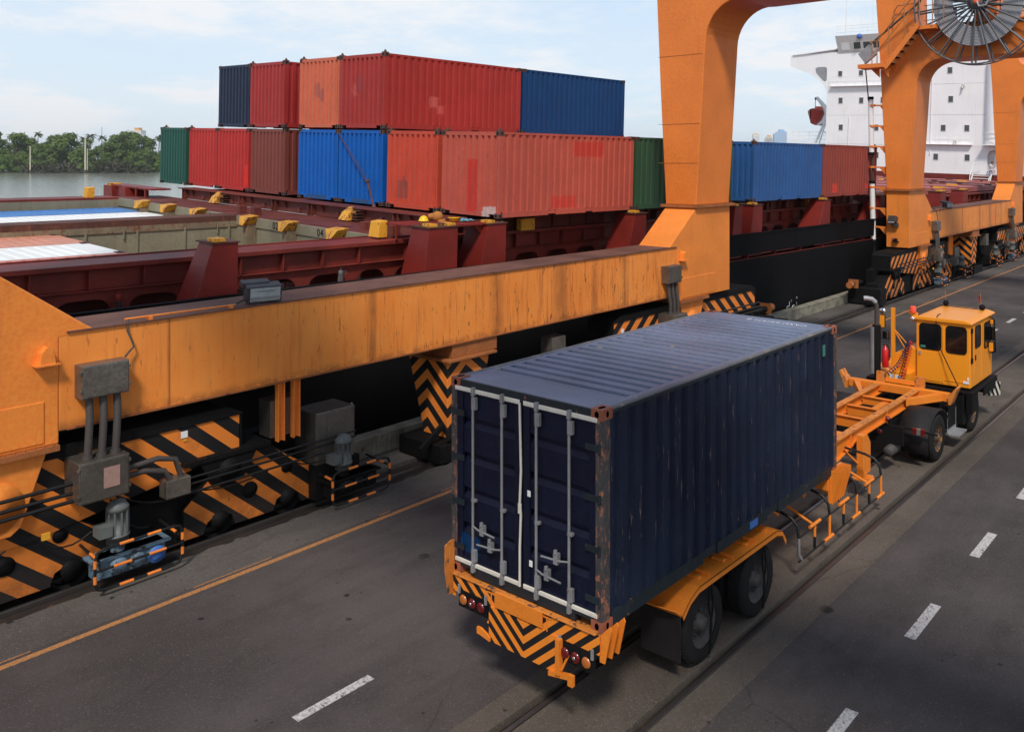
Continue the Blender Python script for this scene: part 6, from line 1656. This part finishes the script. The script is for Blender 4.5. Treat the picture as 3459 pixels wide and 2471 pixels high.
b = MB(); b.prism([(-7.24, 2.72), (-7.04, 2.72), (-7.06, 2.50)], 1, 20.5, 20.6); b.build('beacon_bracket', M['cab'], tk)
b = MB(); b.lathe((-7.13, 20.46, 2.58), 1, [(-.04, .001), (-.04, .05), (0, .065), (.07, .04)], 14); b.build('work_lamp', M['chrome'], tk)
for x, y in ((-6.93, 22.35), (-6.0, 22.2)):
    b = MB(); b.ball((x, y, 2.74), .075, 8); b.tube([(x, y, 2.62), (x, y, 2.75)], .03, 6); b.build('horn_ball', M['black'], tk)
b = MB(); b.tube([(-7.0, 22.1, 2.705), (-5.95, 22.1, 2.70)], .012, 6); b.build('roof_rail', M['black'], tk)
b = MB(); b.tube([(-6.93, 22.35, 2.8), (-6.95, 22.35, 3.05)], .008, 4); b.tube([(-6.03, 22.2, 2.8), (-6.05, 22.2, 3.08)], .008, 4); b.build('aerial', M['lineyellow'], tk)
b = MB(); b.add([(-6.05, 22.2, 2.85), (-6.12, 22.16, 2.9), (-6.10, 22.2, 3.0), (-6.04, 22.21, 3.04), (-6.04, 22.23, 2.86)], [(0, 1, 2, 3), (0, 3, 4)]); b.build('pennant', M['redlens'], tk)
# right mirrors
b = MB(); b.tube([(CX1, 22.1, 2.55), (-5.66, 22.0, 2.50), (-5.64, 22.0, 1.72), (-5.78, 22.1, 1.66)], .016, 6); b.build('mirror_arm', M['black'], tk)
for z0, z1, m_, sz in ((2.0, 2.33, 'glass', .15), (1.72, 1.96, 'cab', .13), (2.38, 2.52, 'cab', .10)):
    b = MB(); b.box(-5.66 - sz, -5.66, 21.95, 21.99, z0, z1); mh = b.build('mirror', M['black'], tk, bevel=.012)
    b = MB(); b.box(-5.66 - sz + .015, -5.675, 21.94, 21.951, z0 + .015, z1 - .015); b.build('mirror_glass', M[m_], mh, bevel=.01)
# left side: engine hood, exhaust, mirrors, extinguisher
b = MB(); b.prism([(-8.1, 1.05), (-7.08, 1.05), (-7.08, 1.86), (-7.2, 1.90), (-7.56, 1.70), (-7.62, 1.68), (-7.62, 1.32), (-8.1, 1.32)], 1, 20.55, 22.3); b.build('engine_hood', M['cab'], tk, bevel=.02)
b = MB(); b.box(-7.95, -7.1, 20.15, 20.6, 1.05, 1.33); b.build('side_box', M['cab'], tk, bevel=.01)
b = MB(); b.box(-7.58, -7.48, 20.14, 20.149, 1.16, 1.27); b.box(-7.44, -7.28, 20.14, 20.149, 1.14, 1.26); b.build('sticker', M['whitep'], tk)
b = MB(); b.tube([(-7.86, 20.05, 1.30), (-7.86, 20.05, 2.42)], .10, 14); b.tube([(-7.86, 20.05, 1.0), (-7.86, 20.05, 1.3)], .05, 10); b.build('exhaust_muffler', M['black'], tk)
b = MB(); b.tube([(-7.86, 20.05, 2.4), (-7.86, 20.05, 2.88), (-7.88, 20.03, 2.96), (-7.95, 19.99, 3.03), (-8.06, 19.93, 3.05)], .052, 10); b.build('exhaust_pipe', M['hose'], tk)
b = MB(); b.tube([(-7.875, 20.035, 2.955), (-7.95, 19.99, 3.035), (-8.06, 19.93, 3.056), (-8.12, 19.90, 3.05)], .058, 10); b.build('exhaust_tip', M['galv'], tk)
b = MB(); b.sheet([[(-7.97 + .0, 19.93 + .02 * k, z) for z in (1.26, 2.36)] for k in range(2)]); 
rows = []
for z in (1.26, 2.38): rows.append([(-7.88 + .135 * math.cos(a), 20.05 + .135 * math.sin(a), z) for a in [math.pi * (1.02 + .5 * k / 8) for k in range(9)]])
b = MB(); b.sheet(rows); hs = b.build('heat_shield', M['galv'], tk); md = hs.modifiers.new('solid', 'SOLIDIFY'); md.thickness = .006
b = MB()
for k in range(18):
    for a in (1.12, 1.2):
        b.ball((-7.88 + .137 * math.cos(math.pi * a), 20.05 + .137 * math.sin(math.pi * a), 1.36 + k * .055), .010, 4)
b.build('shield_hole_bead', M['hole_print'], hs)  # black beads stand in for the dark of the perforations
b = MB(); b.box(-7.60, -7.52, 20.3, 20.38, 1.34, 2.82); b.tube([(-7.55, 20.35, 2.3), (-7.30, 20.5, 1.80)], .014, 6); b.tube([(-7.53, 20.35, 2.3), (-7.2, 20.5, 1.88)], .014, 6); b.build('mirror_post', M['cab'], tk)
b = MB(); b.ball((-7.80, 20.28, 2.72), .085, 10, (1, .5, .9)); b.build('round_mirror', M['chrome'], tk)
b = MB(); b.box(-7.88, -7.73, 20.26, 20.30, 2.32, 2.64); mh = b.build('mirror', M['black'], tk, bevel=.012); b = MB(); b.box(-7.865, -7.745, 20.25, 20.261, 2.335, 2.625); b.build('mirror_glass', M['cab'], mh, bevel=.01)
b = MB(); b.box(-7.80, -7.64, 20.26, 20.30, 2.06, 2.26); mh = b.build('mirror', M['black'], tk, bevel=.012); b = MB(); b.box(-7.785, -7.655, 20.25, 20.261, 2.075, 2.245); b.build('mirror_glass', M['chrome'], mh, bevel=.01)
b = MB(); b.lathe((-7.66, 20.1, 1.42), 2, [(0, .001), (0, .07), (.02, .08), (.40, .08), (.45, .06), (.48, .025), (.53, .025), (.53, .001)], 18); ex = b.build('fire_extinguisher', M['red'], tk)
b = MB(); b.tube([(-7.66, 20.1, 1.94), (-7.60, 20.08, 1.96), (-7.56, 20.08, 1.85), (-7.56, 20.08, 1.6)], .012, 6); b.box(-7.72, -7.62, 20.08, 20.12, 1.94, 1.96); b.build('extinguisher_hose', M['black'], ex)
def coil(pts, r, turns, rad, mat, nm):
    b = MB(); P_ = [Vector(p) for p in pts]; out = []
    N = turns * 10
    for i in range(N + 1):
        t_ = i / N * (len(P_) - 1); k = min(int(t_), len(P_) - 2); f = t_ - k
        c_ = P_[k].lerp(P_[k + 1], f); d = (P_[k + 1] - P_[k]).normalized(); a_ = d.orthogonal().normalized(); bb = d.cross(a_)
        th = i / 10 * 2 * math.pi; out.append(c_ + (a_ * math.cos(th) + bb * math.sin(th)) * r)
    b.tube(out, rad, 5); b.build(nm, mat, tk)
coil([(-7.15, 20.45, 2.05), (-7.16, 20.3, 1.75), (-7.18, 20.1, 1.45), (-7.15, 19.8, 1.20)], .045, 16, .010, M['red'], 'air_hose')
coil([(-7.20, 20.45, 2.05), (-7.26, 20.3, 1.78), (-7.36, 20.1, 1.50), (-7.50, 19.75, 1.32)], .045, 16, .010, plain('hose_navy', (.02, .025, .09), .4), 'air_hose')
coil([(-7.22, 20.42, 1.98), (-7.22, 20.2, 1.6), (-7.24, 19.85, 1.22)], .04, 12, .009, M['black'], 'air_hose')

# ================================================================== PEOPLE AND SMALL THINGS ON DECK
def figure(name, label_, frame, joints, edges, cloth, head_c, head_r, extras=(), group=None):
    t = tag(bpy.data.objects.new(name, None), label_, 'person', group); COL.objects.link(t); t.matrix_world = frame; OFF[t.name] = (0, 0, 0)
    me = bpy.data.meshes.new('body'); me.from_pydata([j[0] for j in joints], edges, [])
    o = bpy.data.objects.new('body', me); COL.objects.link(o); o.parent = t; me.materials.append(cloth)
    sk = o.modifiers.new('skin', 'SKIN'); sk.use_smooth_shade = True
    for i, j in enumerate(joints):
        me.skin_vertices[0].data[i].radius = (j[1], j[1] * (j[2] if len(j) > 2 else 1))
    me.skin_vertices[0].data[0].use_root = True
    sb = o.modifiers.new('subd', 'SUBSURF'); sb.levels = 1; sb.render_levels = 2
    b = MB(); b.ball(head_c, head_r, 10, (.85, .95, 1.15)); b.ball((head_c[0], head_c[1] - head_r * .9, head_c[2] - .01), head_r * .16, 5); b.build('head', M['skin'], t)
    return t
def standing(h=1.72, arms='down'):
    J = [((0, 0, .98), .16, .75), ((0, 0, 1.2), .15, .7), ((0, -.02, 1.40), .17, .65), ((0, -.03, 1.50), .065), ((0, -.04, 1.56), .06),
         ((.19, -.02, 1.42), .07), ((.25, -.06, 1.14), .05), ((.22, -.26, 1.0), .04), ((.21, -.33, .98), .035),
         ((-.19, -.02, 1.42), .07), ((-.25, -.06, 1.14), .05), ((-.20, -.26, 1.02), .04), ((-.19, -.33, 1.0), .035),
         ((.10, 0, .9), .10), ((.11, -.02, .5), .07), ((.11, .02, .1), .05), ((.11, -.12, .04), .045),
         ((-.10, 0, .9), .10), ((-.11, -.02, .5), .07), ((-.11, .02, .1), .05), ((-.11, -.12, .04), .045)]
    E_ = [(0, 1), (1, 2), (2, 3), (3, 4), (2, 5), (5, 6), (6, 7), (7, 8), (2, 9), (9, 10), (10, 11), (11, 12), (0, 13), (13, 14), (14, 15), (15, 16), (0, 17), (17, 18), (18, 19), (19, 20)]
    return J, E_
J, E_ = standing()
def hands(t, pts):
    for p, sx in pts:
        b = MB(); b.ball(p, .035, 6, (1, 1.3, .6))
        for k in range(4): b.tube([(p[0] - .025 + .017 * k, p[1] - .03, p[2]), (p[0] - .025 + .017 * k, p[1] - .07 - .008 * (k in (1, 2)), p[2] - .008), (p[0] - .025 + .017 * k, p[1] - .09, p[2] - .03)], .008, 5)
        b.tube([(p[0] + sx * .03, p[1], p[2]), (p[0] + sx * .055, p[1] - .03, p[2] + .01), (p[0] + sx * .05, p[1] - .055, p[2])], .009, 5)
        b.build('hand', M['skin'], t)
fr = S(-1.08, -1.66, -1.74) @ Matrix.Rotation(R(60), 4, 'Z')
t = figure('person', 'worker in navy clothes under a yellow hard hat, behind the red pedestal', fr, J, E_, M['navycloth'], (0, -.05, 1.66), .105)
b = MB(); b.lathe((0, -.05, 1.69), 2, [(0, .145), (.01, .15), (.015, .125), (.06, .118), (.11, .085), (.14, .03), (.145, .001)], 18); b.build('hard_hat', M['helmet'], t)
b = MB(); b.tube([(0, -.02, 1.15), (0, -.02, 1.42)], .16, 14, radii=[.165, .17]); b.build('vest', M['helmet'], t); hands(t, [((.21, -.35, .98), -1), ((-.19, -.35, 1.0), 1)])
fr = S(-.80, -1.38, -1.62) @ Matrix.Rotation(R(-40), 4, 'Z')
t = figure('person', 'worker in ochre head cloth and orange vest leaning over the lashing gear', fr, J, E_, M['navycloth'], (0, -.06, 1.66), .10)
b = MB(); b.ball((0, -.03, 1.69), .135, 10, (.95, 1.1, 1.05)); b.tube([(0, .06, 1.62), (0, .08, 1.5)], .10, 10, radii=[.11, .15]); b.tube([(0, -.14, 1.70), (0, -.26, 1.68)], .07, 10, radii=[.09, .07]); b.build('hood', M['hood'], t)
b = MB(); b.loft([(-.17, -.13, 1.05), (.17, -.13, 1.05), (.17, .12, 1.05), (-.17, .12, 1.05)], [(-.20, -.13, 1.48), (.20, -.13, 1.48), (.20, .11, 1.48), (-.20, .11, 1.48)]); b.build('vest', M['orangecloth'], t, bevel=.03); hands(t, [((.21, -.35, .98), -1), ((-.19, -.35, 1.0), 1)])
# seated man by the accommodation door
SJ = [((0, 0, .48), .15, .8), ((0, -.04, .72), .14, .8), ((0, -.12, .92), .15, .7), ((0, -.17, 1.02), .06), ((0, -.2, 1.07), .055),
      ((.17, -.12, .94), .065), ((.22, -.26, .74), .05), ((.10, -.42, .80), .04), ((.06, -.48, .83), .03),
      ((-.17, -.12, .94), .065), ((-.22, -.26, .74), .05), ((-.10, -.42, .80), .04), ((-.06, -.48, .83), .03),
      ((.10, -.05, .48), .09), ((.14, -.42, .50), .075), ((.13, -.36, .1), .05), ((.13, -.46, .04), .045),
      ((-.10, -.05, .48), .09), ((-.14, -.42, .50), .075), ((-.13, -.36, .1), .05), ((-.13, -.46, .04), .045)]
fr = S(-7.15, 67.45, .23) @ Matrix.Rotation(R(75), 4, 'Z')
t = figure('person', 'man in pale boiler suit sitting on a blue stool by the ship door', fr, SJ, E_, M['whitecloth'], (0, -.24, 1.16), .10)
b = MB(); b.ball((0, -.21, 1.19), .105, 8, (.95, 1.0, 1.05)); b.build('hair', M['hair'], t); hands(t, [((.06, -.48, .83), -1), ((-.06, -.48, .83), 1)])
t = thing('stool', 'small blue plastic stool under the seated man by the ship door', 'stool', frame=fr)
b = MB(); b.box(-.15, .15, -.12, .16, .34, .38); b.build('seat', M['blue'], t, bevel=.01)
for sx in (-1, 1):
    for sy in (-1, 1):
        b = MB(); b.loft([(sx * .19 - .02, .02 + sy * .18 - .02, 0), (sx * .19 + .02, .02 + sy * .18 - .02, 0), (sx * .19 + .02, .02 + sy * .18 + .02, 0), (sx * .19 - .02, .02 + sy * .18 + .02, 0)], [(sx * .13 - .02, .02 + sy * .12 - .02, .34), (sx * .13 + .02, .02 + sy * .12 - .02, .34), (sx * .13 + .02, .02 + sy * .12 + .02, .34), (sx * .13 - .02, .02 + sy * .12 + .02, .34)]); b.build('leg', M['blue'], t)
# loose gear on the walkway plates
t = tag(bpy.data.objects.new('hard_hat', None), 'spare yellow hard hat lying upturned on the walkway plate below the bleached container', 'hard hat'); COL.objects.link(t); t.matrix_world = S(-.45, -1.15, -.055); OFF[t.name] = (0, 0, 0)
b = MB(); b.lathe((0, 0, 0), 2, [(.0, .001), (.005, .06), (.04, .11), (.10, .13), (.105, .16), (.115, .16), (.115, .125)], 18); b.build('shell', M['helmet'], t)
b = MB(); b.lathe((0, 0, .06), 2, [(0, .001), (0, .10)], 14); b.build('liner', M['hood'], t)
r_ = random.Random(4); b = MB()
for k in range(14): b.ball((r_.uniform(-.05, .28), r_.uniform(-.1, .12), .02 + r_.uniform(0, .05)), r_.uniform(.03, .055), 5, (1.3, 1, .6))
o = b.build('rag', M['teal']); o.matrix_world = S(-.35, -.9, -.055); tag(o, 'pale teal rag heap beside the spare hard hat on the walkway plate', 'rag')
for i, (x, y, l) in enumerate([(-.25, -2.35, 'dark lashing fitting on top of the left near pedestal'), (.0, -1.95, 'twisted dark shackle beside the lock base on the left near pedestal'), (-.2, -.75, 'rusty chain links lying on the right near pedestal plate')]):
    t = tag(bpy.data.objects.new('lashing_fitting', None), l, 'lashing gear', 'loose lashing gear'); COL.objects.link(t); t.matrix_world = S(x, y, -.05); OFF[t.name] = (0, 0, 0)
    b = MB(); b.tube([(.06 * math.cos(a), .06 * math.sin(a), .03) for a in [k * .628 for k in range(10)]], .018, 6, closed=True); b.build('ring', M['rustbrown'], t)
    b = MB(); b.tube([(.05, 0, .03), (.22, .1, .03)], .022, 6); b.build('shank', M['rustbrown'], t)

# ------------------------------------------------------------------ the air
hz = bpy.data.materials.new('haze_air'); hz.use_nodes = True
hn, hl = hz.node_tree.nodes, hz.node_tree.links
hn.clear(); ho = hn.new("ShaderNodeOutputMaterial"); hv = hn.new("ShaderNodeVolumePrincipled")
hv.inputs["Color"].default_value = (0.97, 0.98, 1.0, 1); hv.inputs["Density"].default_value = 0.00010
hv.inputs["Anisotropy"].default_value = 0.2
hl.new(hv.outputs[0], ho.inputs["Volume"])
b = MB(); b.box(-9200, 1000, -9200, 9200, -13.5, 125)
tag(b.build('haze', hz), kind='stuff')
scene.cycles.volume_bounces = 0
